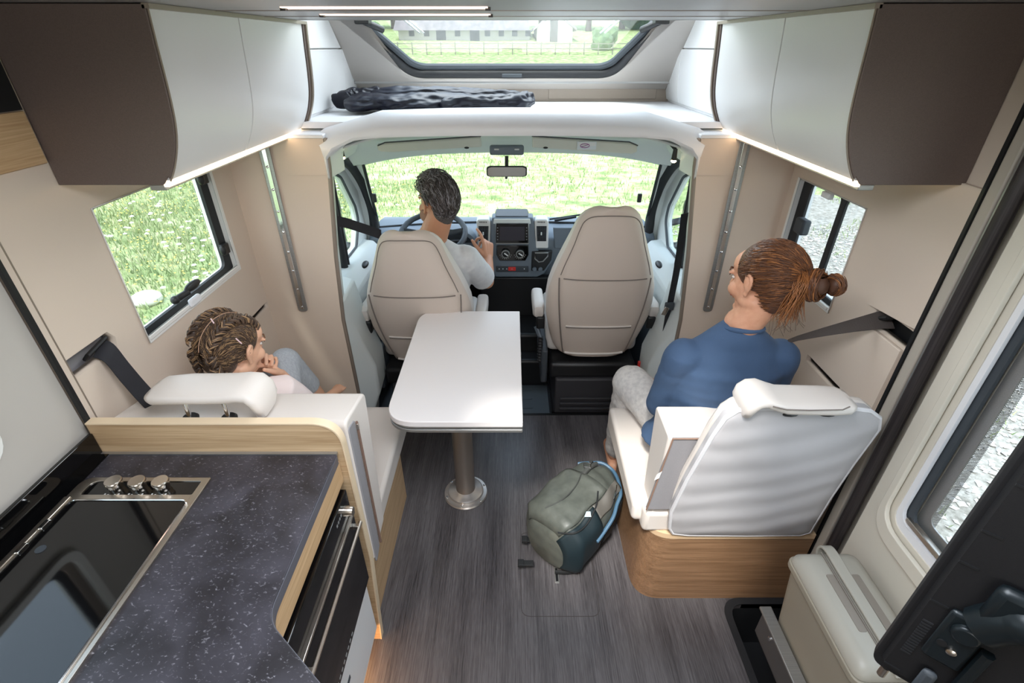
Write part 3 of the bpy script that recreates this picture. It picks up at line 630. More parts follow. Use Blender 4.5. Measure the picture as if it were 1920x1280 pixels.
cr_ = [mat('foliage_' + str(i), c_, .9, c2=c3, scale=(2, 2, 2)) for i, (c_, c3) in enumerate((((70, 96, 66), (96, 122, 84)), ((84, 110, 72), (120, 140, 96)), ((60, 84, 62), (92, 112, 84))))]
for i in range(12):
    x = -33 + i * 6 + RT.uniform(-1, 1); tree(x, 74 + RT.uniform(-3, 5), RT.uniform(10, 13), RT.uniform(4.2, 5.2), cr_[i % 3], 'leafy green tree of the wood behind the barn')
for (x, y, h) in ((-17, 47, 3.4), (13, 46, 2.6), (18, 53, 4), (-13.5, 52, 2.6), (9.2, 53, 2.2)):
    z = hz(x, y); b = B()
    for k in range(7): bmesh.ops.create_icosphere(b, subdivisions=2, radius=h * RT.uniform(.25, .42), matrix=Matrix.Translation((x + RT.uniform(-.6, .6) * h, y + RT.uniform(-.3, .3) * h, z + h * RT.uniform(.15, .6))))
    for v in b.verts: v.co += V((noise.noise(v.co * 2), noise.noise(v.co * 2 + V((9, 0, 0))), noise.noise(v.co * 2 + V((0, 9, 0))))) * .35
    tag(obj('bush', b, cr_[1], smooth=False), {-17: 'tall round green bush at the meadow edge far left of the barn', 13: 'middle-sized green bush between fence and house, right of the barn', 18: 'tallest green bush, at the far right of the meadow edge', -13.5: 'low green bush just left of the barn', 9.2: 'small green bush close beside the white gabled house'}[x], 'bush', group='bushes beside the barn')
# ================================================================== driver's cab
XC = .92
for s in (-1, 1):
    nm = LBL[s]
    def cy(x, y, X=XC):   # cab side plane (y, z) from a pixel given for the left side, mirrored
        p = W(x, y, X=-X); return (p.y, p.z)
    # door plate with glass hole. outline of the hole follows the photo's left side
    hole = [(2.08, .775), (2.80, .775), (2.92, .90), (2.90, .99), (2.74, 1.19), (2.60, 1.25), (2.08, 1.28)]
    hole_r = rp(hole, [.02, .05, .08, .08, .1, .06, .02])
    outl = [(2.0, -.14), (3.35, -.14), (3.35, .80), (3.0, 1.22), (2.72, 1.42), (2.0, 1.46)]
    d = st('wall_%s_cab' % nm, yz(outl, [hole_r], s * XC, s * .04), M['cabwhite'], smooth=False)
    tagl = 'cab door'
    b = B(); prism(b, [(s * (XC + .02), p[0], p[1]) for p in hole_r], (s * .004, 0, 0)); st('window_pane', b, M['glass'], d)
    st('glass_seal', (lambda b: tube(b, [(s * (XC + .004), p[0], p[1]) for p in hole_r], .008, 6, closed=True))(B()), M['darkgrey'], d)
    # thick black door seal along the roof edge and A-pillar
    path = curve([(s * .87, y, z) for y, z in ((2.32, 1.365), (2.55, 1.335), (2.68, 1.29), (2.81, 1.22), (2.96, 1.085), (3.03, .95), (3.05, .80), (3.03, .60))], 6)
    st('door_seal', (lambda b: tube(b, path, .028, 10))(B()), M['rubber'], d)
    # divider post in the side window
    a = W(633, 320, X=-(XC - .01)); c = W(655, 497, X=-(XC - .01))
    b = B(); tube(b, [(s * (XC - .01), 2.50, 1.33), (s * (XC - .01), 2.50, .76)], .022, 10); tube(b, [(s * (XC - .02), 2.54, 1.30), (s * (XC - .02), 2.54, .76)], .010, 8); st('window_post', b, M['rubber'], d)
    # sill and inner door trim
    b = B(); loft(b, [[(s * .93, y, .775), (s * .86, y, .765), (s * .80, y, .70), (s * .80, y, .52), (s * .86, y, .45), (s * .93, y, .44)] for y in (2.10, 2.5, 2.95)]); st('door_trim', b, M['cabwhite'], d, bevel=.012)
    b = B(); loft(b, [[(s * .93, y, .44), (s * .80, y, .45), (s * .77, y, .30), (s * .78, y, -.05), (s * .93, y, -.1)] for y in (2.12, 2.5, 3.0)]); st('door_pocket', b, M['darkgrey'], d, bevel=.015)
    b = B(); ell(b, (s * .835, 2.62, .735), (.02, .05, .015)); st('grip_recess', b, M['black'], d)
    # pale moulded lower entry trim behind the seat
    b = B(); loft(b, [[(s * .775, 1.985, z), (s * (.775 - w_), 2.06 + .04 * w_, z), (s * (.79 - w_), 2.28, z), (s * .90, 2.34, z)] for z, w_ in ((-.1, .0), (.1, .03), (.25, .09), (.42, .09), (.55, .05), (.68, .02), (.8, .0))]); st('entry_trim', b, M['cabwhite'], d, bevel=.015, seg=3)
    # exterior mirror
    mr = thing('door_mirror', 'black door mirror outside the %s cab window' % nm, 'mirror', (s * 1.12, 3.0, .8))
    b = B(); box(b, (s * 1.17 - .10, 3.02, .62), (s * 1.17 + .10, 3.10, .99)); obj('housing', b, M['black'], mr, bevel=.03, seg=4)
    obj('mirror_glass', bx((s * 1.17 - .085, 3.012, .72), (s * 1.17 + .085, 3.022, .965)), M['chrome'], mr, bevel=.003)
    b = B(); tube(b, [(s * .96, 2.98, .86), (s * 1.08, 3.05, .86)], .022, 8); tube(b, [(s * .96, 2.98, .70), (s * 1.08, 3.05, .70)], .022, 8); obj('arm', b, M['black'], mr)
# windscreen
def arcx(x, y0, y1): return y0 + (y1 - y0) * (1 - (x / .86) ** 2)
gb = []
XB = [-.86, -.7, -.45, 0, .45, .7, .86]
bot = [V((x, arcx(x, 3.12, 3.24), .79)) for x in XB]; tp = [V((x * .93, arcx(x, 2.76, 2.93), 1.262 + .014 * (1 - (x / .86) ** 2))) for x in XB]
b = B(); loft(b, [bot, tp], closed=False, cap=False); ws = st('window_4', b, M['glass'])
ws['label'] = 'wide windscreen of the cab'
ring = [tp[0].lerp(bot[0], k / 6) for k in range(6)] + bot + [bot[-1].lerp(tp[-1], k / 6) for k in range(1, 7)]
st('screen_seal', (lambda b: tube(b, ring, .009, 8))(B()), M['rubber'], ws)
# A pillars
for s in (-1, 1):
    b = B(); loft(b, [[(s * .795, 2.77, 1.27), (s * .86, 2.66, 1.34), (s * .93, 2.66, 1.36), (s * .90, 2.86, 1.36)], [(s * .83, 2.95, 1.03), (s * .87, 2.98, 1.06), (s * .94, 2.98, 1.06), (s * .93, 3.14, 1.03)], [(s * .862, 3.12, .80), (s * .88, 3.05, .80), (s * .94, 3.05, .80), (s * .95, 3.25, .80)], [(s * .86, 3.12, .5), (s * .89, 3.05, .5), (s * .94, 3.0, .5), (s * .95, 3.25, .5)]])
    p_ = st('trim_%d' % (6 if s < 0 else 7), b, M['cabwhite'], bevel=.012); p_['label'] = 'pale plastic pillar trim on the %s of the windscreen' % LBL[s]
    q = W(702 if s < 0 else 1199, 371, Y=2.88); st('sun_blind_clip', bx(q - V((.012, .01, .025)), q + V((.012, .01, .025))), M['black'], p_, bevel=.004)
# cab headliner
rows = []
for i, y in enumerate((2.08, 2.14, 2.30, 2.55, 2.72, 2.90)):
    z = (1.515, 1.505, 1.475, 1.445, 1.38, 1.285)[i]; r_ = []
    for x in [k / 12 * 2 - 1 for k in range(13)]:
        e = abs(x) ** 4; yy = y + (0 if i < 4 else -.15 * x * x * (1 if i == 5 else .5)); r_.append(V((x * (.72 + .02 * i + (.06 if i > 1 else 0)), yy, z - .06 * e - (.02 * e if i < 2 else 0))))
    rows.append(r_)
b = B(); loft(b, rows, closed=False, cap=False); hl = st('ceiling_cab', b, M['cabwhite'], solid=.012, sub=1)
st('roof_fill', bx((-.96, 2.1, 1.51), (.96, 2.9, 1.52)), M['cabwhite'], hl)
for s in (-1, 1): st('side_fill', (lambda b: prism(b, [(s * .80, 2.06, 1.33), (s * .96, 2.06, 1.33), (s * .96, 2.06, 1.52), (s * .70, 2.06, 1.52), (s * .66, 2.06, 1.48), (s * .70, 2.06, 1.44)], (0, .60, 0)))(B()), M['cabwhite'], hl, bevel=.01)
# visors
M['visor'] = mat('visor_cloth', (206, 210, 202), .7)
for s in (-1, 1):
    v = thing('sun_visor', 'pale grey sun visor folded up %s' % ('above the driver' if s < 0 else 'above the passenger, with a warning sticker'), 'sun visor', (s * .35, 2.6, 1.36))
    if s < 0: pts = [(706, 272), (720, 269), (901, 257), (903, 276), (735, 286), (715, 285), (708, 282)]
    else: pts = [(998, 257), (1180, 268), (1195, 272), (1195, 285), (1186, 289), (1160, 288), (998, 277)]
    b = B(); prism(b, [W(x, y, Y=2.52) for x, y in pts], (0, .025, .004)); obj('panel', b, M['visor'], v, bevel=.006, seg=3)
    b = B(); tube(b, [W(x, y, Y=2.515) for x, y in ([(708, 273), (722, 267), (902, 255)] if s < 0 else [(997, 255), (1180, 266), (1196, 273)])], .003, 6); obj('shadow_gap', b, M['darkgrey'], v)
    b = B(); q = W(875 if s < 0 else 1023, 277, Y=2.505); ell(b, q, (.012, .004, .005), seg=8); obj('clip', b, M['black'], v)
    if s > 0:
        q0 = W(1083, 266, Y=2.505); q1 = W(1118, 281, Y=2.505); st_ = obj('sticker', bx((q0.x, 2.512, q1.z), (q1.x, 2.5135, q0.z)), mat('sticker_pale', (214, 224, 230), .5), v)
        b = B(); cx_, cz_ = (q0.x * .6 + q1.x * .4), (q0.z + q1.z) / 2; tube(b, [(cx_ + .022 * math.cos(t * .5236), 2.5105, cz_ + .009 * math.sin(t * .5236)) for t in range(12)], .0018, 5, closed=True); tube(b, [(cx_ - .02, 2.5105, cz_ - .006), (cx_ + .02, 2.5105, cz_ + .006)], .0015, 5); obj('prohibition_sign', b, mat('sticker_violet', (150, 90, 150), .5), st_)
        b = B()
        for k in range(4): box(b, (q0.x + .008, 2.5105, q0.z - .006 - k * .004), (q1.x - .005, 2.512, q0.z - .004 - k * .004))
        obj('sticker_print', b, mat('sticker_white', (240, 240, 240), .5), st_, smooth=False)
# overhead lamp console
c = thing('overhead_console', 'dark grey map-lamp console above the rear view mirror', 'console', (0, 2.6, 1.34))
q0 = W(918, 272, Y=2.60); q1 = W(982, 290, Y=2.60); obj('body', bx((q0.x, 2.58, q1.z), (q1.x, 2.62, q0.z)), M['dash'], c, bevel=.01, seg=3)
for dx in (-.05, .05): obj('lamp_lens', bx(((q0.x + q1.x) / 2 + dx - .012, 2.574, (q0.z + q1.z) / 2 + .003), ((q0.x + q1.x) / 2 + dx + .012, 2.581, (q0.z + q1.z) / 2 + .010)), mat('lens', (210, 214, 216), .3), c, bevel=.002)
m_ = thing('rear_view_mirror', 'rear view mirror hanging from a black stem on the windscreen', 'mirror', W(950, 320, Y=2.70))
b = B(); a = W(912, 311, Y=2.7); z_ = W(988, 331, Y=2.7)
R2 = rp([(a.x, z_.z + .006), (a.x + .02, z_.z), (z_.x - .02, z_.z), (z_.x, z_.z + .006), (z_.x, a.z - .006), (z_.x - .02, a.z), (a.x + .02, a.z), (a.x, a.z - .006)], .012)
prism(b, [V((p[0], 2.69, p[1])) for p in R2], (0, .02, 0)); obj('housing', b, M['black'], m_, bevel=.004)
cxm = (a.x + z_.x) / 2; czm = (a.z + z_.z) / 2
b = B(); prism(b, [V((cxm + (p[0] - cxm) * .93, 2.687, czm + (p[1] - czm) * .86)) for p in R2], (0, .002, 0)); obj('mirror_glass', b, M['chrome'], m_)
b = B(); tube(b, [W(950, 292, Y=2.72), W(950, 312, Y=2.71)], .010, 8); tube(b, [W(950, 328, Y=2.7), W(949, 335, Y=2.7)], .007, 8); obj('stem', b, M['black'], m_)
# small spot lamps in the arch corners
for s in (-1, 1):
    x, y = (642, 296) if s < 0 else (1263, 302)
    p = W(x, y, Y=2.22); lp = thing('spot_lamp', 'small black lit spot lamp in the %s corner of the cab arch' % LBL[s], 'lamp', p)
    b = B(); cyl(b, p + V((0, 0, .05)), p + V((0, 0, .005)), .009, .012, 12); tube(b, [p + V((0, 0, .05)), p + V((-s * .02, .02, .07)), p + V((-s * .07, .05, .082))], .009, 8); obj('stem', b, M['black'], lp)
    b = B(); ell(b, p, (.011, .011, .007), seg=10); obj('bulb', b, mat('bulb', (255, 230, 180), .4, emit=(255, 214, 150), es=25), lp)
# dashboard -------------------------------------------------------
da = thing('dashboard', 'blue-grey van dashboard with glove box and air vents', 'dashboard', (0, 3.0, .0))
DP = [(3.30, .785), (3.10, .79), (3.03, .785), (2.985, .76), (2.97, .70), (2.99, .60), (3.03, .50), (3.06, .44), (3.42, .44), (3.42, .77)]
b = B(); prism(b, [(-.90, y, z) for y, z in DP], (1.80, 0, 0)); obj('body', b, M['dash'], da, bevel=.012, seg=3)
obj('firewall', bx((-.92, 3.20, -.14), (.92, 3.24, .5)), M['black'], da)
# centre stack
def fp(pts, Y): return [W(x, y, Y=Y) for x, y in pts]
b = B(); prism(b, fp([(874, 412), (1068, 412), (1040, 505), (1022, 520), (920, 520), (905, 500), (884, 440)], 2.955), (0, .10, 0)) if False else prism(b, fp([(922, 408), (1000, 408), (1008, 470), (1036, 478), (1036, 490), (1020, 514), (1006, 520), (928, 520), (920, 500), (918, 440)], 2.94), (0, .10, 0))
obj('centre_stack', b, M['dash'], da, bevel=.01, seg=3)
b = B(); prism(b, fp([(929, 405), (990, 405), (994, 416), (926, 416)], 2.95), (0, .16, 0)); obj('top_lid', b, M['darkgrey'], da, bevel=.006)
b = B(); prism(b, fp([(926, 410), (994, 410), (996, 420), (924, 420)], 2.937), (0, .05, 0)); obj('lid_frame', b, M['cabwhite'], da, bevel=.005)
b = B(); prism(b, rp3 if False else fp([(930, 419), (991, 419), (991, 456), (930, 456)], 2.930), (0, .012, 0)); scr = obj('screen', b, M['blackgloss'], da, bevel=.004)
b = B(); prism(b, fp([(929, 418), (992, 418), (992, 458), (929, 458)], 2.933), (0, .008, 0)); obj('screen_bezel', b, M['alu'], da, bevel=.004)
b = B(); prism(b, fp([(937, 425), (984, 425), (984, 451), (937, 451)], 2.929), (0, .003, 0)); obj('display', b, mat('display', (52, 50, 58), .2), scr)
b = B()
for k in range(5):
    for px in (933, 987.5): q = W(px, 427 + k * 5.5, Y=2.928); box(b, q - V((.003, .001, .002)), q + V((.003, .002, .002)))
obj('screen_key', b, mat('key_print', (150, 150, 154), .5), scr, smooth=False)
b = B(); prism(b, fp([(931, 460), (991, 460), (991, 478), (985, 489), (937, 489), (931, 478)], 2.932), (0, .01, 0)); obj('heater_panel', b, M['blackgloss'], da, bevel=.004)
for px in (948, 975):
    q = W(px, 475, Y=2.925); kb = obj('heater_knob', lathe(B(), [(.026, 0), (.025, .016), (.02, .02)], q + V((0, .008, 0)), (0, -1, 0), 20), M['black'], da)
    b = B(); tube(b, [q + V((.0235 * math.cos(t * .3927), -.013, .0235 * math.sin(t * .3927))) for t in range(16)], .0032, 6, closed=True); obj('knob_ring', b, M['alu'], kb)
    b = B(); tube(b, [q + V((-.008, -.014, .006)), q + V((.014, -.014, -.010))], .004, 6); obj('pointer', b, mat('pointer_white', (235, 235, 235), .4), kb)
    b = B()
    for t in range(8): a_ = math.radians(200 + t * 20); r_ = .037; ell(b, q + V((r_ * math.cos(a_), .004, r_ * math.sin(a_))), (.0022, .001, .0022), seg=6)
    obj('knob_mark', b, mat('mark_white', (220, 220, 220), .5), kb)
q0 = W(933, 498, Y=2.945); q1 = W(991, 509, Y=2.945)
obj('switch_panel', bx((q0.x - .01, 2.935, q1.z), (q1.x, 2.95, q0.z)), M['darkgrey'], da, bevel=.005)
p = W(960, 504, Y=2.93); hz_ = obj('hazard_switch', bx(p - V((.024, .005, .012)), p + V((.024, .012, .012))), M['red'], da, bevel=.003)
b = B(); tube(b, [p + V((.008 * math.cos(a_), -.006, .006 * math.sin(a_))) for a_ in (math.pi / 2, math.pi * 7 / 6, math.pi * 11 / 6)], .001, 5, closed=True); obj('triangle_mark', b, mat('triangle_white', (240, 230, 230), .5), hz_)
b = B()
for px in (936, 943, 950, 983): q = W(px, 504, Y=2.933); ell(b, q, (.004, .002, .004), seg=8)
obj('switch_mark', b, mat('switch_white', (210, 214, 220), .5), da)
for px in (906, 1015):     # vents in pale surrounds
    b = B(); prism(b, fp([(px - 13, 415), (px - 9, 411), (px + 10, 411), (px + 14, 416), (px + 13, 466), (px - 11, 466)], 2.94), (0, .09, 0)); v = obj('vent_surround', b, mat('pale_vent', (214, 214, 212), .4), da, bevel=.008, seg=3)
    b = B(); prism(b, fp([(px - 9, 424), (px + 10, 424), (px + 9, 452), (px - 8, 452)], 2.936), (0, .006, 0)); obj('vent_opening', b, M['black'], v)
    b = B()
    for k in range(6): x_ = px - 7.5 + k * 3.1; tube(b, [W(x_, 425, Y=2.93), W(x_ + .2, 451, Y=2.93)], .0022, 5)
    for k in range(3): tube(b, [W(px - 8, 430 + k * 7, Y=2.931), W(px + 9, 430 + k * 7, Y=2.931)], .0015, 5)
    obj('vent_louvre', b, M['darkgrey'], v)
    q = W(px, 438, Y=2.925); obj('vent_tab', bx(q - V((.004, .003, .010)), q + V((.004, .004, .010))), M['cabwhite'], v, bevel=.002)
    b = B()
    for k in range(5): q = W(px - 6 + k * 3, 416.5, Y=2.938); box(b, q - V((.002, .002, .004)), q + V((.002, .002, .004)))
    obj('vent_slot', b, M['black'], v, smooth=False)
# cup holder right of the stack
b = B(); prism(b, fp([(997, 471), (1036, 471), (1034, 488), (1020, 508), (996, 508)], 2.935), (0, .03, 0)); ch = obj('cup_holder', b, M['black'], da, bevel=.006)
b = B(); tube(b, fp([(1003, 474), (1028, 474), (1027, 480), (1018, 490), (1010, 491), (1003, 485)], 2.926), .004, 6, closed=True); obj('holder_rim', b, M['alu'], ch)
for px in (1002, 1013): b = B(); lathe(b, [(.014, 0), (.013, .012), (.008, .014)], W(px, 504, Y=2.935), (0, -1, 0), 16); obj('power_socket', b, M['dash'], ch)
# glove box and lower console
b = B(); prism(b, fp([(1037, 427), (1100, 427), (1100, 466), (1040, 466)], 2.962), (0, .02, 0)); obj('glove_box', b, M['dash'], da, bevel=.005)
b = B(); prism(b, fp([(905, 520), (1035, 520), (1030, 560), (1045, 600), (895, 600), (900, 560)], 2.98), (0, .2, 0)); obj('lower_console', b, M['black'], da, bevel=.01)
b = B(); box(b, (-.30, 2.72, -.1), (.32, 2.98, .22)); box(b, (-.22, 2.60, -.1), (.26, 2.74, .10)); obj('console_tray', b, M['black'], da, bevel=.02, seg=3)
for px in (915, 980): b = B(); lathe(b, [(.045, 0), (.045, .012), (.038, .012), (.036, .002)], W(px, 577, Z=.222), (0, 0, 1), 20); obj('tray_cup', b, M['darkgrey'], da)
# instrument hood
b = B(); rr = [];
for y, w_, h_ in ((2.93, .17, .075), (3.0, .175, .085), (3.12, .15, .05)): rr.append([(-.40 + w_ * math.cos(t * math.pi / 10), y, .765 + h_ * math.sin(t * math.pi / 10)) for t in range(11)])
loft(b, rr); ih = obj('instrument_hood', b, M['dash'], da)
b = B(); prism(b, [(-.40 + .15 * math.cos(t * math.pi / 10), 2.928, .755 + .07 * math.sin(t * math.pi / 10)) for t in range(11)], (0, .004, 0)); obj('instrument_dial', b, M['blackgloss'], ih)
# wiper on the windscreen
wp = thing('windscreen_wiper', 'black wiper lying along the foot of the windscreen', 'wiper', (.5, 3.3, .80))
obj('blade', tube(B(), [W(1030, 411, Y=3.22), W(1105, 400, Y=3.22)], .006, 6), M['black'], wp); obj('arm', tube(B(), [W(1040, 413, Y=3.20), W(1080, 406, Y=3.22)], .010, 6), M['black'], wp)
# steering wheel
swc = W(812, 438, Y=2.74); sw_ = thing('steering_wheel', 'dark grey steering wheel in front of the driver', 'steering wheel', swc)
ax_ = V((0, -.36, .93)).normalized(); u_ = V((1, 0, 0)); v_ = ax_.cross(u_)
b = B(); tube(b, [swc + (u_ * math.cos(t * .2618) + v_ * math.sin(t * .2618)) * .185 for t in range(24)], .016, 10, closed=True); obj('rim', b, M['darkgrey'], sw_)
b = B(); lathe(b, [(.065, -.02), (.07, 0), (.05, .02), (.0, .025)], swc - ax_ * .02, ax_, 20); obj('hub', b, M['darkgrey'], sw_)
for an in (10, 170, 270): d_ = u_ * math.cos(math.radians(an)) + v_ * math.sin(math.radians(an)); b = B(); tube(b, [swc + d_ * .05 - ax_ * .02, swc + d_ * .18], [.024, .015], 8, flat=.5); obj('spoke', b, M['darkgrey'], sw_)
obj('column', cyl(B(), swc - ax_ * .04, swc - ax_ * .3, .045, .05), M['black'], sw_)
b = B(); tube(b, [swc - ax_ * .06 + u_ * .04, swc - ax_ * .05 + u_ * .19], [.008, .006], 8); obj('column_stalk', b, M['black'], sw_)

for s in (-1, 1):
    g_ = [(s * .50, 2.118, 1.53), (s * .80, 2.118, 1.53), (s * .80, 2.118, 1.36), (s * .705, 2.118, 1.36), (s * .69, 2.118, 1.44), (s * .60, 2.118, 1.48)]
    st('corner_gusset', prism(B(), g_, (0, .02, 0)), M['cabwhite'], hl)
# ================================================================== cab seats
def seat_back(cx, bot, top, lab, arm_l, arm_r, hw=.262, tilt=0):
    """captain chair seen from behind; bot/top = (y, z) of the rear face at its foot and crown"""
    t = thing('captain_seat', lab, 'seat', (cx, bot[0] + .25, -.1))
    by, bz = bot; ty, tz = top; H_ = math.hypot(ty - by, tz - bz); up = V((0, (ty - by) / H_, (tz - bz) / H_)); fw_ = V((0, up.z, -up.y)); O = V((cx, by, bz))
    # half width along the height (0 foot .. 1 crown)
    WD = [(0, .70), (.05, .80), (.15, .90), (.30, .985), (.42, 1.0), (.50, .97), (.60, .89), (.70, .78), (.78, .67), (.85, .60), (.90, .54), (.93, .485), (.96, .40), (.98, .30), (.993, .18), (1.0, .09)]
    DP_ = [(0, .10), (.1, .15), (.4, .17), (.6, .15), (.8, .12), (.9, .10), (.95, .075), (.98, .05), (1.0, .02)]
    def ip(tab, h):
        for (a, va), (c, vc) in zip(tab, tab[1:]):
            if h <= c: k = (h - a) / (c - a); return va + (vc - va) * k
        return tab[-1][1]
    def bulge(h): return .035 * math.sin(math.pi * min(1, h * 1.05)) 
    def surf(xn, h, off=0):    # point on rear face; xn -1..1
        wv = ip(WD, h) * hw; return O + up * (h * H_) + V((xn * wv, 0, 0)) - fw_ * (bulge(h) * 1 - .05 * abs(xn) ** 4 + off) + fw_ * 0
    rings = []
    hs_ = [0, .02, .06, .12, .2, .3, .4, .5, .58, .66, .74, .82, .87, .90, .93, .95, .965, .98, .99, 1.0]
    for h in hs_:
        wv = ip(WD, h) * hw; dp = ip(DP_, h); r_ = []; ec = .03 if h in (0, 1.0) else 0
        for k in range(36):
            a = k / 36 * 2 * math.pi; cc, ss = math.cos(a), math.sin(a); e = .45 + .5 * max(0, (h - .78) / .22)
            px_ = math.copysign(abs(cc) ** e, cc) * (wv - ec * .6); py_ = math.copysign(abs(ss) ** e, ss) * dp / 2
            # side wings come forward
            py_ += dp * .5 + .03 * (abs(px_) / max(wv, .01)) ** 3 - bulge(h)
            r_.append(O + up * (h * H_) + V((px_, 0, 0)) + fw_ * py_)
        rings.append(r_)
    b = B(); loft(b, rings); obj('backrest', b, [M['leather2'], M['leather']], t, angle=70)
    me = [o for o in COL.objects if o.name.startswith('backrest') and o.parent == t][0].data
    for p in me.polygons:
        rel = p.center + ORG[t.name] - O
        if rel.dot(fw_) > .055: p.material_index = 1
    bk = [o for o in COL.objects if o.name.startswith('backrest') and o.parent == t][0]
    # raised rear cover panels with piped seams
    def rf(x, h): return O + up * (h * H_) + V((x, 0, 0)) - fw_ * (bulge(h) + .0015 - .03 * (abs(x) / (ip(WD, h) * hw)) ** 3)
    s1 = [rf(x, .60) for x in [k / 10 * .82 * ip(WD, .60) * hw * (1 if True else 1) for k in range(-10, 11)]]
    b = B(); tube(b, s1, .0028, 6); obj('cross_seam', b, M['seam'], bk)
    for s in (-1, 1):
        ln = [rf(s * (.215 - .055 * (1 - h / .6) ** 1.6), h) for h in [.03 + k * .57 / 12 for k in range(13)]]
        b = B(); tube(b, ln, .0035, 6); obj('side_seam', b, M['seam'], bk)
    ln = [rf(x, .27) for x in [k / 10 * .165 for k in range(-10, 11)]]; b = B(); tube(b, ln, .004, 6); obj('pocket_hem', b, M['leather'], bk)
    ln = [rf(x, .27) + up * -.010 for x in [k / 10 * .165 for k in range(-10, 11)]]; b = B(); tube(b, ln, .002, 6); obj('pocket_seam', b, M['seam'], bk)
    # crown piping
    cr = [(.90 * ip(WD, h) * hw, h) for h in (.62, .68, .74, .80, .85, .89, .915)]
    pth = [rf(x, h) for x, h in cr] + [rf(x, h) for x, h in ((.105, .938), (.08, .952), (.04, .960), (0, .962), (-.04, .960), (-.08, .952), (-.105, .938))] + [rf(-x, h) for x, h in cr[::-1]]
    b = B(); tube(b, curve(pth, 3), .0022, 6); obj('crown_seam', b, M['seam'], bk)
    b = B(); tube(b, [rf(x, .03) - up * .0 for x in [k / 8 * .155 for k in range(-8, 9)]], .006, 8); obj('bottom_hem', b, M['leather'], bk)
    # seat cushion, swivel console, pedestal
    cy0 = by + .08
    b = B(); box(b, (cx - .25, cy0, bz - .02), (cx + .25, cy0 + .50, bz + .13)); obj('seat_cushion', b, M['leather'], t, bevel=.04, seg=4)
    b = B(); box(b, (cx - .235, by - .02, bz - .13), (cx + .235, by + .48, bz - .03)); obj('seat_frame', b, M['black'], t, bevel=.02)
    b = B(); box(b, (cx - .20, by - .04, .0), (cx + .25, by + .44, bz - .12)); obj('pedestal', b, mat('pedestal_black', (38, 38, 42), .6) if 'ped' not in M else M['ped'], t, bevel=.012)
    for k in range(3): obj('rib', bx((cx - .17, by - .052, .03 + k * .035), (cx + .23, by - .036, .05 + k * .035)), M['ped'], t, bevel=.004)
    b = B(); box(b, (cx - .21, by - .02, -.1), (cx + .24, by + .42, .0)); obj('plinth', b, M['black'], t)
    for s, on in ((-1, arm_l), (1, arm_r)):
        if not on: continue
        ax = cx + s * (hw + on[0]); a0 = V((ax, by + on[1], on[2])); a1 = V((ax, by + on[3], on[4]))
        b = B(); rr = []
        for k in range(9):
            f_ = k / 8; c_ = a0.lerp(a1, f_); e = .031 * (1 if 0 < k < 8 else .7); hz2 = .042 * (1 if 0 < k < 8 else .7)
            rr.append([c_ + V((e * math.copysign(abs(math.cos(q)) ** .5, math.cos(q)), 0, hz2 * math.copysign(abs(math.sin(q)) ** .5, math.sin(q)))) for q in [2 * math.pi * z / 16 for z in range(16)]])
        loft(b, rr); obj('armrest', b, M['leather'], t, angle=70)
        b = B(); q = a0 + V((-s * .01, .02, -.045)); box(b, q - V((.022, .03, .05)), q + V((.022, .03, .02))); obj('armrest_bracket', b, M['black'], t, bevel=.008)
    # side valance and recline wheel with bellows lever on the aisle side
    b = B(); box(b, (cx - .28, by - .02, bz - .16), (cx - .245, by + .42, bz + .05)); obj('side_cover', b, M['darkgrey'], t, bevel=.01)
    b = B()
    pts = [V((cx - .285, by + .06 + k * .0, bz - .02 + k * .018)) for k in range(8)]
    tube(b, [V((cx - .285, by + .02, bz - .04 + k * .009)) for k in range(18)], [.016 if k % 2 else .011 for k in range(18)], 10); obj('bellows', b, M['rubber'], t)
    b = B(); tube(b, [(cx - .285, by + .02, bz + .10), (cx - .31, by + .05, bz + .16)], [.012, .016], 8, flat=.6); obj('lever', b, M['dash'], t)
    return t
M['ped'] = mat('pedestal_black', (46, 46, 50), .6)
seatR = seat_back(.437, (2.24, .36), (2.085, 1.205), 'cream captain seat on the passenger side, empty, with a white armrest', (.03, .02, .62, .30, .60), (.03, .02, .62, .30, .60), .268)
seatL = seat_back(-.455, (2.22, .335), (2.02, 1.115), 'cream captain seat on the driver side with the man in it', (.035, -.01, .62, .30, .60), (.03, .05, .58, .32, .56), .262)
for s, X_ in ((1, .78),):
    p0 = W(1277, 500, X=.74); bl = thing('seat_belt', 'dark seat belt with a chrome tongue beside the passenger seat', 'seat belt', (.76, 2.1, .5))
    pth = [W(1284, 400, Y=2.02), W(1270, 500, Y=2.06), W(1256, 572, Y=2.09), W(1245, 640, Y=2.12), W(1236, 700, Y=2.14)]
    b = B(); ribbon(b, curve(pth, 4), [V((.018, .012, 0))] * 17, .003); obj('webbing', b, M['belt'], bl)
    q = W(1255, 573, Y=2.075); b = B(); box(b, q - V((.022, .008, .022)), q + V((.022, .008, .018))); obj('tongue_grip', b, M['darkgrey'], bl, bevel=.006)
    q2 = W(1248, 582, Y=2.06); b = B(); prism(b, [q2 + V((-.018, 0, -.022)), q2 + V((.004, 0, -.028)), q2 + V((.016, 0, .012)), q2 + V((-.004, 0, .02))], (0, .003, 0)); obj('chrome_tongue', b, M['chrome'], bl, bevel=.002)
rb = W(1198, 686, Y=2.24); bk_ = thing('seat_belt_buckle', 'red seat belt release button low beside the passenger seat', 'buckle', rb)
obj('button', bx(rb - V((.009, .01, .02)), rb + V((.009, .01, .03))), M['red'], bk_, bevel=.004); obj('stalk', bx(rb - V((.012, -.0, .12)), rb + V((.012, .02, -.015))), M['black'], bk_, bevel=.004)
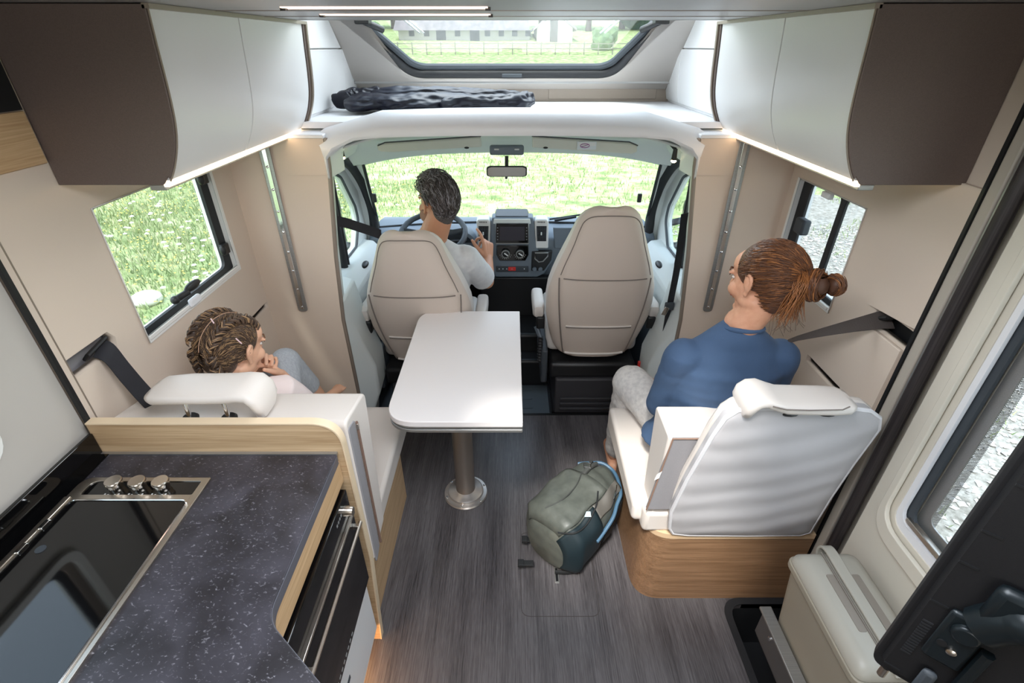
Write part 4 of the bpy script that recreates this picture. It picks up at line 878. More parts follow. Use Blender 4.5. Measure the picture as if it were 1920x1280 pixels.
# belt of the driver
dbt = thing('seat_belt', 'dark blue seat belt running from the cab side to the driver seat', 'seat belt', (-.8, 2.3, 1.0))
pth = [W(612, 410, Y=2.10), W(650, 418, Y=2.18), W(693, 432, Y=2.20), W(715, 440, Y=2.22)]
b = B(); ribbon(b, pth, [V((0, .006, .022))] * 4, .003); obj('webbing', b, M['belt'], dbt)
# ================================================================== table
tb = thing('pedestal_table', 'white-topped pedestal table with rounded left corners on a steel column', 'table', (-.216, 1.62, 0))
TO = rp([(.037, 1.30), (.037, 2.118), (-.44, 2.118), (-.44, 1.30)], [.004, .004, .10, .11], 10)
def slab(z0, z1, g, m, nm, par, bv=.004):
    c_ = V((-.2, 1.7)); b = B(); pts = [V((max(min(p[0], .037), -9) if abs(p[0] - .037) < 1e-3 else p[0] + (g if p[0] < -.2 else 0), p[1] + (g if p[1] < 1.6 else -g), z0)) for p in TO]
    prism(b, pts, (0, 0, z1 - z0)); return obj(nm, b, m, par, bevel=bv, seg=3)
tt = slab(.676, .70, 0, mat('table_white', (240, 234, 232), .3), 'table_top', tb, .008)
slab(.668, .676, .002, M['alu'], 'edge_band', tb, .001)
slab(.664, .668, .005, M['rubber'], 'leaf_gap', tb, 0)
slab(.650, .664, .001, M['alu'], 'lower_leaf', tb, .003)
for y in (1.36, 1.50, 1.78, 1.95): obj('edge_catch', bx((.034, y - .012, .66), (.041, y + .012, .672)), M['black'], tb, bevel=.002)
obj('column', cyl(B(), (-.216, 1.62, .03), (-.216, 1.62, .65), .044, .044, 32), mat('column_metal', (150, 140, 132), .4, .6), tb)
obj('base_plate', lathe(B(), [(.10, 0), (.102, .004), (.098, .010), (.083, .011), (.08, .022), (.072, .026), (.05, .030), (.045, .034)], (-.216, 1.62, .0), (0, 0, 1), 48), mat('base_metal', (205, 200, 196), .3, .8), tb)
for k in range(6): a = k * 1.047 + .4; obj('screw', lathe(B(), [(.006, 0), (.006, .002), (.003, .0035)], (-.216 + .091 * math.cos(a), 1.62 + .091 * math.sin(a), .010), (0, 0, 1), 10), M['chrome'], tb)
# ================================================================== left bench behind the oak partition
lb = thing('upholstered_bench', 'cream upholstered bench seat behind the oak partition, the girl on it', 'bench', (-.77, 1.3, 0))
b = B(); box(b, (-1.06, .985, 0), (-.49, 1.60, .40)); obj('bench_box', b, M['oakY'], lb, bevel=.003)
obj('seat_cushion', (lambda b: prism(b, [(-1.07, y, z) for y, z in rp([(1.06, .36), (1.68, .36), (1.70, .47), (1.06, .44)], [.03, .03, .04, .02])], (.615, 0, 0)))(B()), M['leather'], lb, bevel=.02, seg=4)
bkp = [(.985, .40), (1.13, .42), (1.175, .925), (.995, .955)]
bc = obj('back_cushion', (lambda b: prism(b, [(-1.065, y, z) for y, z in rp(bkp, [.01, .02, .03, .02])], (.63, 0, 0)))(B()), M['leather'], lb, bevel=.018, seg=4)
b = B(); prism(b, [(-.438, y, z) for y, z in rp([(.99, .38), (1.04, .40), (1.05, .92), (1.0, .93)], .01)], (.006, 0, 0)); gl = obj('side_lining', b, M['greyfab'], bc, bevel=.002)
b = B(); tube(b, [(-.429, 1.045, .41), (-.429, 1.053, .91)], .004, 6); obj('zip', b, mat('zip_brown', (120, 96, 84), .5), bc); b = B(); q = V((-.428, 1.053, .905)); box(b, q - V((.003, .005, .02)), q + V((.003, .005, .0))); obj('zip_pull', b, M['steel'], bc, bevel=.001)
b = B(); prism(b, [(x, y, .955) for x, y in rp([(-1.05, .985), (-1.05, 1.01), (-.55, 1.01), (-.47, .985)], [.0, .02, .03, 0])], (0, 0, .008)); obj('rear_back_edge', b, M['greycloth'], bc, bevel=.003)
# head restraint
def headrest(nm, lab, c, wd_x, arcs, posts, m, flip=1):
    t = thing(nm, lab, 'headrest', V(c) - V((0, 0, .08)))
    # curved slab: profile in (x) sweeps with end roll; arcs list of (x, z, y)
    return t
hr = thing('bench_headrest', 'white headrest on two chrome posts above the left bench', 'headrest', (-.80, 1.03, .93))
# section swept left to right: slab that rolls down at its right end
def roll_slab(pts, depth, th, m, par, nm, yc, sub=1):
    rr = []; n_ = len(pts)
    for i, (x, z) in enumerate(pts):
        t_ = (V((pts[min(i + 1, n_ - 1)][0], 0, pts[min(i + 1, n_ - 1)][1])) - V((pts[max(i - 1, 0)][0], 0, pts[max(i - 1, 0)][1]))).normalized(); nn = V((-t_.z, 0, t_.x)); e = (.72 if i in (0, n_ - 1) else .92 if i in (1, n_ - 2) else 1)
        r_ = []
        for q in range(20):
            a = 2 * math.pi * q / 20; cc, ss = math.cos(a), math.sin(a); r_.append(V((x, yc, z)) + V((0, 1, 0)) * math.copysign(abs(cc) ** .5, cc) * depth / 2 * e + nn * math.copysign(abs(ss) ** .6, ss) * th / 2 * (e if e < .9 else 1))
        rr.append(r_)
    b = B(); loft(b, rr); return obj(nm, b, m, par, angle=75)
pz = [W(x, y, Y=1.04) for x, y in ((288, 735), (300, 733), (345, 730), (390, 730), (430, 729), (455, 727), (474, 728), (488, 738), (496, 752), (499, 768))]
pd = roll_slab([(p.x, p.z) for p in pz], .115, .034, M['leather'], hr, 'pad', 1.045)
for px in (352, 425):
    p = W(px, 772, Y=1.0); obj('collar', lathe(B(), [(.020, 0), (.021, .006), (.016, .012)], (p.x, p.y, .962), (0, 0, 1), 18), M['black'], hr)
    obj('post', cyl(B(), (p.x, p.y, .968), (p.x - .008, p.y + .012, 1.03), .0062, n=12), M['chrome'], hr)
# oak partition between kitchen and bench
wp_ = thing('oak_partition', 'oak partition panel with a rounded corner between kitchen worktop and left bench', 'partition', (-.76, .96, 0))
op = rp([(-1.072, 0), (-.462, 0), (-.435, .45), (-.438, .985), (-1.072, .985)], [0, .0, 0, .075, 0], 10)
b = B(); prism(b, [(p[0], .955, p[1]) for p in op], (0, .022, 0)); obj('panel', b, M['oakX'], wp_)
b = B(); eg = [V((p[0], .966, p[1])) for p in op][1:]; 
n_ = len(eg); ribbon(b, eg, [V((0, .0125, 0))] * n_, .004); obj('edge_band', b, mat('pale_oak_edge', (226, 204, 172), .45), wp_)
# ================================================================== kitchen
kc = thing('kitchen_unit', 'kitchen unit with black oven under a dark stone worktop', 'kitchen cabinet', (-.77, .4, 0))
obj('carcass', bx((-1.085, -.6, .08), (-.50, .952, .84)), M['oakY'], kc)
obj('fascia', bx((-.50, .50, .79), (-.455, .952, .862)), M['oakY'], kc, bevel=.002)
b = B(); prism(b, [(-.47, .50, .79), (-.47, .52, .79), (-.33, .41, .79), (-.33, .38, .79)], (0, 0, .07)); obj('corner_fascia', b, M['oakX'], kc)
obj('filler_panel', bx((-.50, -.6, .08), (-.34, .38, .85)), M['oakY'], kc)
obj('plinth', bx((-1.05, -.6, 0), (-.56, .95, .08)), M['black'], kc)
wt = thing('worktop', 'dark speckled stone worktop beside the glass-lidded hob', 'worktop', (-.76, .5, .86))
WP = rp([(-1.068, -.6), (-.30, -.6), (-.30, .395), (-.455, .52), (-.455, .945), (-1.068, .945)], [0, 0, .04, .075, .003, 0], 8)
b = B(); prism(b, [(p[0], p[1], .862) for p in WP], (0, 0, .028)); obj('slab', b, M['stone'], wt, bevel=.0015)
b = B(); eg = [V((p[0] + .0005, p[1], .874)) for p in WP[2:]]; ribbon(b, eg, [V((0, 0, .0125))] * len(eg), .0022); obj('edge_strip', b, mat('worktop_edge', (92, 92, 100), .4), wt)
obj('rear_strip', bx((-1.07, .945, .885), (-.455, .9545, .893)), M['alu'], wt)
bs = obj('backsplash', (lambda b: prism(b, [(-1.078, -.6, .88), (-1.078, .955, .88), (-1.078, .955, .955), (-1.078, -.6, .955)], (.012, 0, 0)))(B()), M['blackgloss'], wt, bevel=.003)
b = B(); prism(b, [(-1.066, -.6, .8905), (-1.045, -.6, .8905), (-1.045, .945, .8905), (-1.066, .945, .8905)], (0, 0, .003)); obj('splash_strip', b, M['blackgloss'], wt)
# hob
hb = thing('gas_hob', 'stainless gas hob with three knobs and a black glass lid', 'hob', (-.88, .5, .89))
FO = rp([(-1.043, .10), (-.735, .10), (-.735, .862), (-1.043, .862)], [.02, .02, .004, .03]); FI = rp([(-1.02, .12), (-.752, .12), (-.752, .785), (-1.02, .785)], .02); FK = rp([(-1.015, .808), (-.752, .808), (-.752, .850), (-1.015, .850)], [.004, .004, .004, .02])
obj('steel_frame', plate(FO, [FI, FK], (0, 0, .890), (1, 0, 0), (0, 1, 0), .006), M['steel'], hb, bevel=.0015)
obj('lid_hinge_rail', bx((-1.043, .10, .890), (-1.028, .80, .900)), M['steel'], hb, bevel=.002)
b = B(); prism(b, [(p[0], p[1], .8895) for p in FK], (0, 0, .004)); obj('control_panel', b, M['blackgloss'], hb)
b = B(); prism(b, [(p[0], p[1], .8895) for p in rp([(-1.022, .115), (-.748, .115), (-.748, .788), (-1.022, .788)], .018)], (0, 0, .008)); gl_ = obj('glass_lid', b, M['blackgloss'], hb, bevel=.002)
b = B(); tube(b, [(p[0], p[1], .898) for p in rp([(-1.022, .115), (-.748, .115), (-.748, .79), (-1.022, .79)], .018)], .0022, 6, closed=True); obj('lid_rim', b, M['chrome'], gl_)
obj('lid_logo_disc', lathe(B(), [(.010, 0), (.010, .0012)], (-.985, .66, .8975), (0, 0, 1), 20), M['darkgrey'], gl_)
for y in (.72, .66): obj('hinge_clip', bx((-1.03, y - .012, .898), (-1.02, y + .012, .903)), M['chrome'], hb, bevel=.001)
for kx in (-.943, -.887, -.832):
    c_ = V((kx, .829, .893)); kb = obj('knob', lathe(B(), [(.015, 0), (.015, .008), (.0165, .010), (.0165, .020), (.0185, .022), (.0185, .026), (.017, .028)], c_, (0, 0, 1), 28), mat('brushed_steel_knob', (214, 206, 196), .22, 1), hb)
    b = B()
    for q in range(5): p = c_ + V((-.016 + q * .008, -.019 - .002 * (2 - abs(q - 2)), .0007)); box(b, p - V((.0015, .003, .0002)), p + V((.0015, .003, .0006)))
    obj('flame_mark', b, mat('white_print', (210, 210, 210), .5), kb, smooth=False)
# oven
ov = thing('oven', 'black built-in oven with a steel bar handle under the worktop', 'oven', (-.6, .72, .40))
obj('body', bx((-.60, .515, .385), (-.462, .935, .785)), M['black'], ov)
obj('control_panel', bx((-.462, .52, .70), (-.445, .93, .78)), M['blackgloss'], ov, bevel=.002)
obj('glass_door', bx((-.462, .52, .395), (-.440, .93, .685)), M['blackgloss'], ov, bevel=.003)
obj('door_lip', bx((-.463, .52, .688), (-.436, .93, .697)), M['steel'], ov, bevel=.001)
b = B(); tube(b, [(-.425, .525, .655), (-.425, .925, .655)], .006, 10); obj('bar_handle', b, M['steel'], ov)
for y in (.54, .91): obj('handle_post', bx((-.442, y - .006, .649), (-.424, y + .006, .661)), M['steel'], ov, bevel=.001)
c_ = V((-.445, .89, .742)); kb = obj('oven_knob', lathe(B(), [(.014, 0), (.014, .010), (.012, .022), (.011, .024)], c_, (1, 0, 0), 24), M['steel'], ov)
b = B(); 
for k in range(4): box(b, (-.4445, .83 + k * .011, .748), (-.444, .837 + k * .011, .756))
obj('panel_print', b, mat('panel_print', (130, 130, 130), .5), ov, smooth=False)
b = B()
for k in range(9): box(b, (-.4398, .60 + k * .018, .41), (-.4393, .61 + k * .018, .416))
obj('door_print', b, mat('door_print', (150, 150, 150), .5), ov, smooth=False)
dw = thing('drawer_unit', 'white drawer front under the oven', 'drawer', (-.5, .72, .12))
obj('front', bx((-.475, .50, .13), (-.452, .925, .375)), M['white'], dw, bevel=.003); obj('finger_slot', bx((-.4535, .62, .285), (-.4505, .70, .30)), M['darkgrey'], dw, bevel=.001)
# warm plinth light by the drawer
lt = thing('plinth_light', 'warm light strip under the kitchen drawer', 'lamp', (-.5, .8, .06)); obj('strip', bx((-.548, .3, .062), (-.54, .90, .08)), M['led4'], lt)
# ================================================================== right bench
rbn = thing('upholstered_bench', 'cream bench seat on a rounded oak box, the woman on it', 'bench', (.77, 1.3, 0))
OB = rp([(.462, 1.60), (.462, 1.105), (1.04, 1.105), (1.04, 1.60)], [.02, .10, 0, 0], 12)
rings_ = []
b = B(); prism(b, [(p[0], p[1], 0) for p in OB], (0, 0, .345)); obj('bench_box', b, M['oakB'], rbn, angle=50)
b = B(); ro = [V((p[0], p[1], .358)) for p in OB]; inn_ = [V((.75 + (p[0] - .75) * .955, 1.35 + (p[1] - 1.35) * .94, .358)) for p in OB]
obj('box_rim', plate([(p.x, p.y) for p in ro], [[(p.x, p.y) for p in inn_]], (0, 0, .343), (1, 0, 0), (0, 1, 0), .024), mat('rim_oak', (214, 184, 148), .45), rbn)
b = B(); box(b, (.49, 1.13, .34), (1.03, 1.58, .352)); obj('box_well', b, M['black'], rbn)
cs = rp([(1.145, .375), (1.66, .375), (1.68, .485), (1.16, .45)], [.03, .03, .045, .02])
obj('seat_cushion', (lambda b: prism(b, [(.415, y, z) for y, z in cs], (.63, 0, 0)))(B()), M['leather'], rbn, bevel=.02, seg=4)
b = B(); box(b, (.445, 1.12, .36), (.56, 1.30, .46)); obj('cushion_end', b, M['leather'], rbn, bevel=.018, seg=3)
bp_ = [(1.125, .455), (1.24, .455), (1.27, .80), (1.115, .80)]
bc2 = obj('back_cushion', (lambda b: prism(b, [(.468, y, z) for y, z in rp(bp_, [.01, .02, .02, .015])], (.56, 0, 0)))(B()), M['leather'], rbn, bevel=.014, seg=3)
lin = [W(x, y, Y=1.112) for x, y in ((1212, 955), (1262, 822), (1352, 822), (1330, 955))]
b = B(); prism(b, [V((p.x, p.y, p.z)) for p in lin], (0, .012, 0)); obj('back_lining', b, M['greyfab'], bc2, bevel=.002)
b = B(); tube(b, [p + V((0, -.001, 0)) for p in (lin[0], lin[1], lin[2])], .0028, 6); obj('lining_piping', b, mat('piping_brown', (140, 112, 96), .6), bc2)
q = W(1233, 893, Y=1.106); b = B(); prism(b, [q + V((-.009, 0, -.018)), q + V((.006, 0, -.008)), q + V((.010, 0, .020)), q + V((-.004, 0, .008))], (.002, .003, 0)); obj('care_label', b, M['white2'], bc2)
# folded grey backrest leaning on the bench, with its headrest
fb = thing('folding_backrest', 'pale grey cloth-backed folding backrest at the rear of the right bench', 'backrest', (.77, 1.08, .37))
def plq(x, y): k = (1000 - y) / 235.0; return W(x, y, Y=1.095 - .085 * max(0, min(1, k)))
out = [(1256, 990), (1260, 960), (1290, 900), (1340, 815), (1362, 785), (1385, 771), (1430, 767), (1520, 768), (1600, 768), (1632, 772), (1650, 785), (1648, 805), (1600, 870), (1558, 932), (1518, 998), (1500, 1003), (1400, 1004), (1290, 1003), (1262, 1000)]
P3 = [plq(x, y) for x, y in out]; b = B()
cc_ = sum(P3, V()) / len(P3); K = 7; vr = []
nrm = V((0, -.99, -.14)).normalized()
for off, sc_ in ((.045, .97), (.045, 1.0), (.0, 1.0)):
    pass
rg = [[b.verts.new(cc_ + (p - cc_) * f_ + nrm * (.0 + .016 * math.sqrt(max(0, 1 - f_ ** 3))) + nrm * (.006 * math.sin(14 * ((p - cc_) * f_).z + 5 * ((p - cc_) * f_).x) * (1 - f_ * f_))) for p in P3] for f_ in (1.0, .96, .85, .7, .55, .4, .25, .1)]
bkv = [b.verts.new(p - nrm * .03) for p in P3]; n_ = len(P3)
for r1, r2 in zip([bkv] + rg, rg): 
    for k in range(n_): b.faces.new((r1[k], r1[(k + 1) % n_], r2[(k + 1) % n_], r2[k]))
b.faces.new(rg[-1]); b.faces.new(bkv[::-1]); fixn(b)
clothm = mat('grey_back_cloth', (182, 180, 182), .8); nn_ = clothm.node_tree.nodes; ll_ = clothm.node_tree.links
wv = nn_.new('ShaderNodeTexWave'); wv.inputs['Scale'].default_value = 3.2; wv.inputs['Distortion'].default_value = 5; wv.inputs['Detail'].default_value = 2; wv.inputs['Detail Scale'].default_value = .8
mpp = nn_.new('ShaderNodeMapping'); mpp.inputs['Rotation'].default_value = (0, -1.25, 0); bb_ = nn_.new('ShaderNodeBump'); bb_.inputs['Strength'].default_value = .24; bb_.inputs['Distance'].default_value = .012
ll_.new(nn_['Texture Coordinate'].outputs['Object'], mpp.inputs[0]); ll_.new(mpp.outputs[0], wv.inputs[0]); ll_.new(wv.outputs['Fac'], bb_.inputs['Height']); ll_.new(bb_.outputs[0], nn_['Principled BSDF'].inputs['Normal'])
obj('cloth_back', b, clothm, fb, angle=60)
b = B(); tube(b, [p - nrm * .004 for p in P3], .007, 8, closed=True); obj('edge_piping', b, M['greycloth'], fb)
b = B(); cc2 = [p - nrm * .03 for p in P3]; prism(b, cc2, -nrm * .03); obj('front_pad', b, M['leather'], fb, bevel=.01)
h2 = thing('bench_headrest', 'cream stitched headrest above the folding backrest of the right bench', 'headrest', (.80, 1.03, .97))
pz = [W(x, y, Y=1.03) for x, y in ((1392, 768), (1395, 756), (1402, 746), (1414, 739), (1428, 738), (1445, 744), (1465, 750), (1500, 751), (1550, 752), (1580, 752), (1592, 752))]
pd2 = roll_slab([(p.x, p.z) for p in pz], .11, .032, M['leather'], h2, 'pad', 1.035)
b = B(); tube(b, [(W(x, y, Y=.9765)) for x, y in ((1450, 762), (1475, 768), (1520, 769), (1580, 768), (1594, 762))], .0018, 6); obj('stitching', b, M['seam'], pd2)
for px in (1478, 1548): q = W(px, 771, Y=1.02); b = B(); ell(b, q, (.030, .02, .010), seg=12); obj('collar', b, M['black'], h2)
# seat belts at the walls
bL = thing('seat_belt', 'black seat belt from the left wall pocket down behind the left bench', 'seat belt', (-1.05, 1.1, .9))
pth = [W(186, 648, X=-1.10), W(200, 650, X=-1.075), W(240, 690, X=-1.05), (V(W(290, 755, X=-1.0)))]
pth = [W(183, 652, X=-1.09), W(205, 662, X=-1.065), W(232, 695, X=-1.05), W(262, 730, X=-1.03), W(292, 762, X=-1.0)]
b = B(); ribbon(b, curve(pth, 4), [V((-.002, .026, .012))] * 17, .003); obj('webbing', b, M['belt'], bL)
b = B(); q = W(172, 655, X=-1.09); tube(b, [q + V((.0, -.03, -.012)), q + V((.012, -.03, .0)), q + V((.012, .04, .012)), q + V((0, .04, 0))], .006, 8); obj('belt_guide', b, M['black'], bL)
bR = thing('seat_belt', 'dark brown seat belt from the right wall pocket to the woman shoulder', 'seat belt', (1.0, 1.2, 1.0))
pth = [W(1672, 600, X=1.105), W(1650, 600, X=1.075), W(1600, 610, X=1.02), W(1545, 622, X=.96), W(1495, 634, X=.90), W(1478, 640, X=.87)]
b = B(); ribbon(b, pth, [V((.0, .022, .016)), V((0, .022, .016)), V((0, .016, .012)), V((0, .010, .009)), V((0, .006, .005)), V((0, .005, .004))], .003); obj('webbing', b, mat('brown_webbing', (70, 62, 58), .7, bump=.4, bscale=(900, 60, 60)), bR)
b = B(); q = W(1655, 598, X=1.09); tube(b, [q + V((0, -.03, .02)), q + V((-.012, -.03, .02)), q + V((-.012, .03, -.015)), q + V((0, .03, -.015))], .007, 8); obj('belt_guide', b, M['black'], bR)
# ================================================================== people
RH = random.Random(11)
class Soup:
    """many thin locks gathered into one mesh, each with its own material index"""
    def __init__(self): self.v, self.f, self.m = [], [], []
    def tube(self, path, r, n=4, mi=0):
        fr = frames(path, False); base = len(self.v); cs = [(math.cos(2 * math.pi * k / n), math.sin(2 * math.pi * k / n)) for k in range(n)]
        for p, (u, w_), rr in zip(path, fr, r):
            for c_, s_ in cs: self.v.append(p + u * (rr * c_) + w_ * (rr * s_))
        for i in range(len(path) - 1):
            a, b_ = base + i * n, base + (i + 1) * n
            for k in range(n): self.f.append((a + k, a + (k + 1) % n, b_ + (k + 1) % n, b_ + k)); self.m.append(mi)
    def ell(self, c, rad, mi=0):
        base = len(self.v); N, K = 8, 5
        for i in range(1, K):
            for k in range(N): t = math.pi * i / K; a = 2 * math.pi * k / N; self.v.append(V(c) + V((rad[0] * math.sin(t) * math.cos(a), rad[1] * math.sin(t) * math.sin(a), rad[2] * math.cos(t))))
        for i in range(K - 2):
            for k in range(N): self.f.append((base + i * N + k, base + i * N + (k + 1) % N, base + (i + 1) * N + (k + 1) % N, base + (i + 1) * N + k)); self.m.append(mi)
    def mesh(self, name):
        me = bpy.data.meshes.new(name); me.from_pydata(self.v, [], self.f); me.polygons.foreach_set('material_index', self.m); return me
def push(o, fn):
    """move every vertex along its normal by fn(position)"""
    me = o.data; n = len(me.vertices); co = [0.0] * (3 * n); no = [0.0] * (3 * n); me.vertices.foreach_get('co', co); me.vertices.foreach_get('normal', no)
    for i in range(0, 3 * n, 3):
        d = fn(V(co[i:i + 3])); co[i] += no[i] * d; co[i + 1] += no[i + 1] * d; co[i + 2] += no[i + 2] * d
    me.vertices.foreach_set('co', co); me.update()
def bake(o):
    """apply remesh/smooth so the mesh is stored finished"""
    dg = bpy.context.evaluated_depsgraph_get(); dg.update(); me = bpy.data.meshes.new_from_object(o.evaluated_get(dg)); o.modifiers.clear(); old = o.data; o.data = me; bpy.data.meshes.remove(old); me.shade_smooth(); return o
SK = mat('skin_light', (214, 160, 130), .5, c2=(204, 148, 118), scale=(40, 40, 40)); SKM = mat('skin_tanned', (196, 140, 108), .5); SKG = mat('skin_child', (222, 172, 142), .5)
for m__ in (SK, SKM, SKG): m__.node_tree.nodes['Principled BSDF'].inputs['Subsurface Weight'].default_value = .08; m__.node_tree.nodes['Principled BSDF'].inputs['Subsurface Radius'].default_value = (.01, .004, .002)
def headprims(bm, c, Rm, k, neck_to, neck_r):
    T = lambda p: V(c) + Rm @ (V(p) * k)
    def e(p, r, M3=None): ell(bm, T(p), [q * k for q in r], (Rm @ M3) if M3 else Rm, seg=20)
    e((0, -.014, .035), (.074, .094, .082)); e((0, .03, -.015), (.060, .060, .088)); e((0, .034, -.072), (.047, .048, .036))
    e((0, .078, -.092), (.020, .016, .015)); e((0, .05, .045), (.058, .042, .045))
    cap(bm, T((0, .090, .012)), T((0, .108, -.024)), .007 * k, .011 * k)
    for s in (-1, 1):
        e((s * .030, .082, .020), (.024, .010, .007)); e((s * .038, .062, -.028), (.024, .026, .024)); e((s * .010, .098, -.028), (.009, .009, .007)); e((s * .046, .01, -.06), (.015, .035, .02))
        # ear: rim and lobe
        ear = [(s * .072, .002, -.026), (s * .080, -.012, -.014), (s * .086, -.024, .008), (s * .086, -.022, .026), (s * .080, -.008, .032), (s * .074, .004, .022)]
        tube(bm, [T(p) for p in curve(ear, 3)], .0058 * k, 8); e((s * .076, -.006, .004), (.007, .015, .024)); e((s * .076, -.001, -.028), (.006, .008, .009))
    e((0, .091, -.053), (.022, .009, .0045)); e((0, .089, -.063), (.019, .009, .006))
    cap(bm, T((0, -.030, -.03)), neck_to, neck_r * .97, neck_r * 1.12, 20); cap(bm, T((0, -.01, -.06)), V(neck_to) + Rm @ V((0, .02, 0)) * k, neck_r * .85, neck_r)
def face(par, c, Rm, k, browm):
    T = lambda p: V(c) + Rm @ (V(p) * k)
    for s in (-1, 1):
        b = B(); ell(b, T((s * .030, .0790, .004)), (.0100 * k, .0085 * k, .0060 * k), Rm, 12); ey = obj('eye', b, mat('eye_white', (206, 198, 192), .3), par)
        b = B(); ell(b, T((s * .0305, .0868, .004)), (.0046 * k, .002 * k, .0046 * k), Rm, 10); obj('iris', b, mat('iris_dark', (60, 44, 34), .2), ey)
        b = B(); tube(b, [T((s * x, y, z)) for x, y, z in ((.019, .0925, .011), (.030, .0945, .0150), (.042, .088, .0115))], .0018 * k, 6); obj('eyelash', b, browm, par)
        b = B(); tube(b, [T((s * x, y, z)) for x, y, z in ((.014, .0955, .026), (.030, .095, .031), (.048, .084, .027))], [.003 * k, .0035 * k, .002 * k], 6); obj('eyebrow', b, browm, par)
    b = B(); ell(b, T((0, .0985, -.057)), (.019 * k, .004 * k, .0065 * k), Rm, 12); obj('lips', b, mat('lips', (190, 108, 98), .45), par)
def hand(bm, wrist, d, nrm, k, curl=(.3, .5, .4), side=1, spread=.10, thumb=.6, fcurl=None):
    """palm and five jointed fingers; d finger direction, nrm palm normal (fingers curl towards it)"""
    d = V(d).normalized(); nrm = (V(nrm) - d * V(nrm).dot(d)).normalized(); wv = d.cross(nrm) * side; wrist = V(wrist)
    for j, off in enumerate((-.030, -.010, .010, .029)):
        cap(bm, wrist + wv * off * .65 * k + d * .012 * k, wrist + wv * off * k + d * (.078 - .004 * abs(j - 1.3)) * k, .0145 * k, .0115 * k, 10)
    L_ = [(.044, .026, .021), (.048, .030, .022), (.044, .028, .022), (.034, .021, .019)]
    for j, off in enumerate((-.030, -.010, .010, .029)):
        p = wrist + wv * off * k + d * (.080 - .004 * abs(j - 1.3)) * k; a = 0; dd = (d + wv * spread * (j - 1.5)).normalized(); cl = (fcurl[j] if fcurl else curl); r = (.0098, .0098, .0094, .0084)[j] * k
        for q in range(3):
            a += cl[q]; v = dd * math.cos(a) + nrm * math.sin(a); p2 = p + v * L_[j][q] * k; cap(bm, p, p2, r * (1 - .08 * q), r * (1 - .08 * (q + 1)), 10); p = p2
    p = wrist - wv * .022 * k + d * .018 * k + nrm * .006 * k; v = (d * .75 - wv * .75 + nrm * thumb * .6).normalized()
    for q, l_ in enumerate((.044, .033, .026)):
        p2 = p + v * l_ * k; cap(bm, p, p2, (.0145 - q * .0022) * k, (.0125 - q * .0022) * k, 10); p = p2; v = (v + d * .35 + nrm * thumb * .25).normalized()
def strands(bm, c, Rm, rad, n, flow, L_, accept, r=.0016, steps=9, lift=(.0, .006), nm=3, wob=.15, k=1):
    """hair locks lying on an ellipsoid and following a direction field"""
    for _ in range(n):
        for t in range(40):
            z = RH.uniform(-1, 1); a = RH.uniform(0, 6.283); q = math.sqrt(1 - z * z); p = V((q * math.cos(a), q * math.sin(a), z))
            if accept(p): break
        else: continue
        pts = []; h0 = RH.uniform(*lift); ln = L_ * RH.uniform(.6, 1.2); ph = RH.uniform(0, 6.28); jit = V((RH.uniform(-1, 1), RH.uniform(-1, 1), RH.uniform(-1, 1))) * wob
        for i in range(steps + 1):
            h = h0 + .002 * math.sin(ph + i * .8); pts.append(V(c) + Rm @ V([p[j] * (rad[j] + h) * k for j in range(3)]))
            f = V(flow(p)) + jit; f = f - p * f.dot(p)
            if f.length < 1e-4: break
            p = (p + f.normalized() * ln / steps).normalized()
        if len(pts) < 4: continue
        rr = r * RH.uniform(.6, 1.3) * k; bm.tube(pts, [rr * .5] + [rr] * (len(pts) - 2) + [rr * .3], 3, (RH.choice(nm) if isinstance(nm, tuple) else RH.randrange(nm)))
def rz(deg): return Matrix.Rotation(math.radians(deg), 3, 'Z')
def rx_(deg): return Matrix.Rotation(math.radians(deg), 3, 'X')
def ry_(deg): return Matrix.Rotation(math.radians(deg), 3, 'Y')
# ------------------------------------------------------------------ the woman on the right bench
hc = V((.742, 1.335, 1.205)); HR = rz(27) @ rx_(-11) @ ry_(3); kk = 1.0
nb = V((.716, 1.33, 1.065))
wo = thing('person', 'woman in a blue long-sleeved top with a reddish hair bun, seen from behind', 'person', (.72, 1.4, .46))
b = B(); headprims(b, hc, HR, kk, nb, .045)
SHL, SHR = V((.548, 1.33, .945)), V((.858, 1.33, .945)); ELL, ELR = V((.530, 1.40, .70)), V((.92, 1.42, .70)); WRL, WRR = V((.60, 1.60, .655)), V((.80, 1.62, .66))
cap(b, (.70, 1.345, .90), (.705, 1.395, .60), .07, .08, 20); ell(b, (.70, 1.40, .55), (.17, .12, .10)); cap(b, SHL, SHR, .045, .045)
for S_, E_, Wt in ((SHL, ELL, WRL), (SHR, ELR, WRR)): cap(b, S_, E_, .038, .032); cap(b, E_, Wt, .032, .024)
hipL, hipR = V((.63, 1.41, .55)), V((.79, 1.41, .55)); knL, knR = V((.502, 1.70, .575)), V((.80, 1.72, .565)); anL, anR = V((.50, 1.78, .10)), V((.80, 1.80, .10))
for h_, kn_, an_ in ((hipL, knL, anL), (hipR, knR, anR)): cap(b, h_, kn_, .065, .05); cap(b, kn_, an_, .045, .035); cap(b, an_ + V((0, -.03, -.055)), an_ + V((0, .14, -.065)), .032, .028)
hand(b, WRL, (.45, .85, -.25), (.1, -.2, -1), 1, (.2, .3, .2), -1); hand(b, WRR, (-.5, .8, -.2), (.1, -.2, -1), 1, (.2, .3, .2), 1)
bake(obj('body', b, SK, wo, remesh=.0042, smoothit=3))
face(wo, hc, HR, kk, mat('brow_brown', (92, 58, 36), .8))
BL = mat('blue_jersey', (66, 90, 122), .8, c2=(60, 83, 114), scale=(6, 6, 6), bump=.25, bscale=(500, 500, 500))
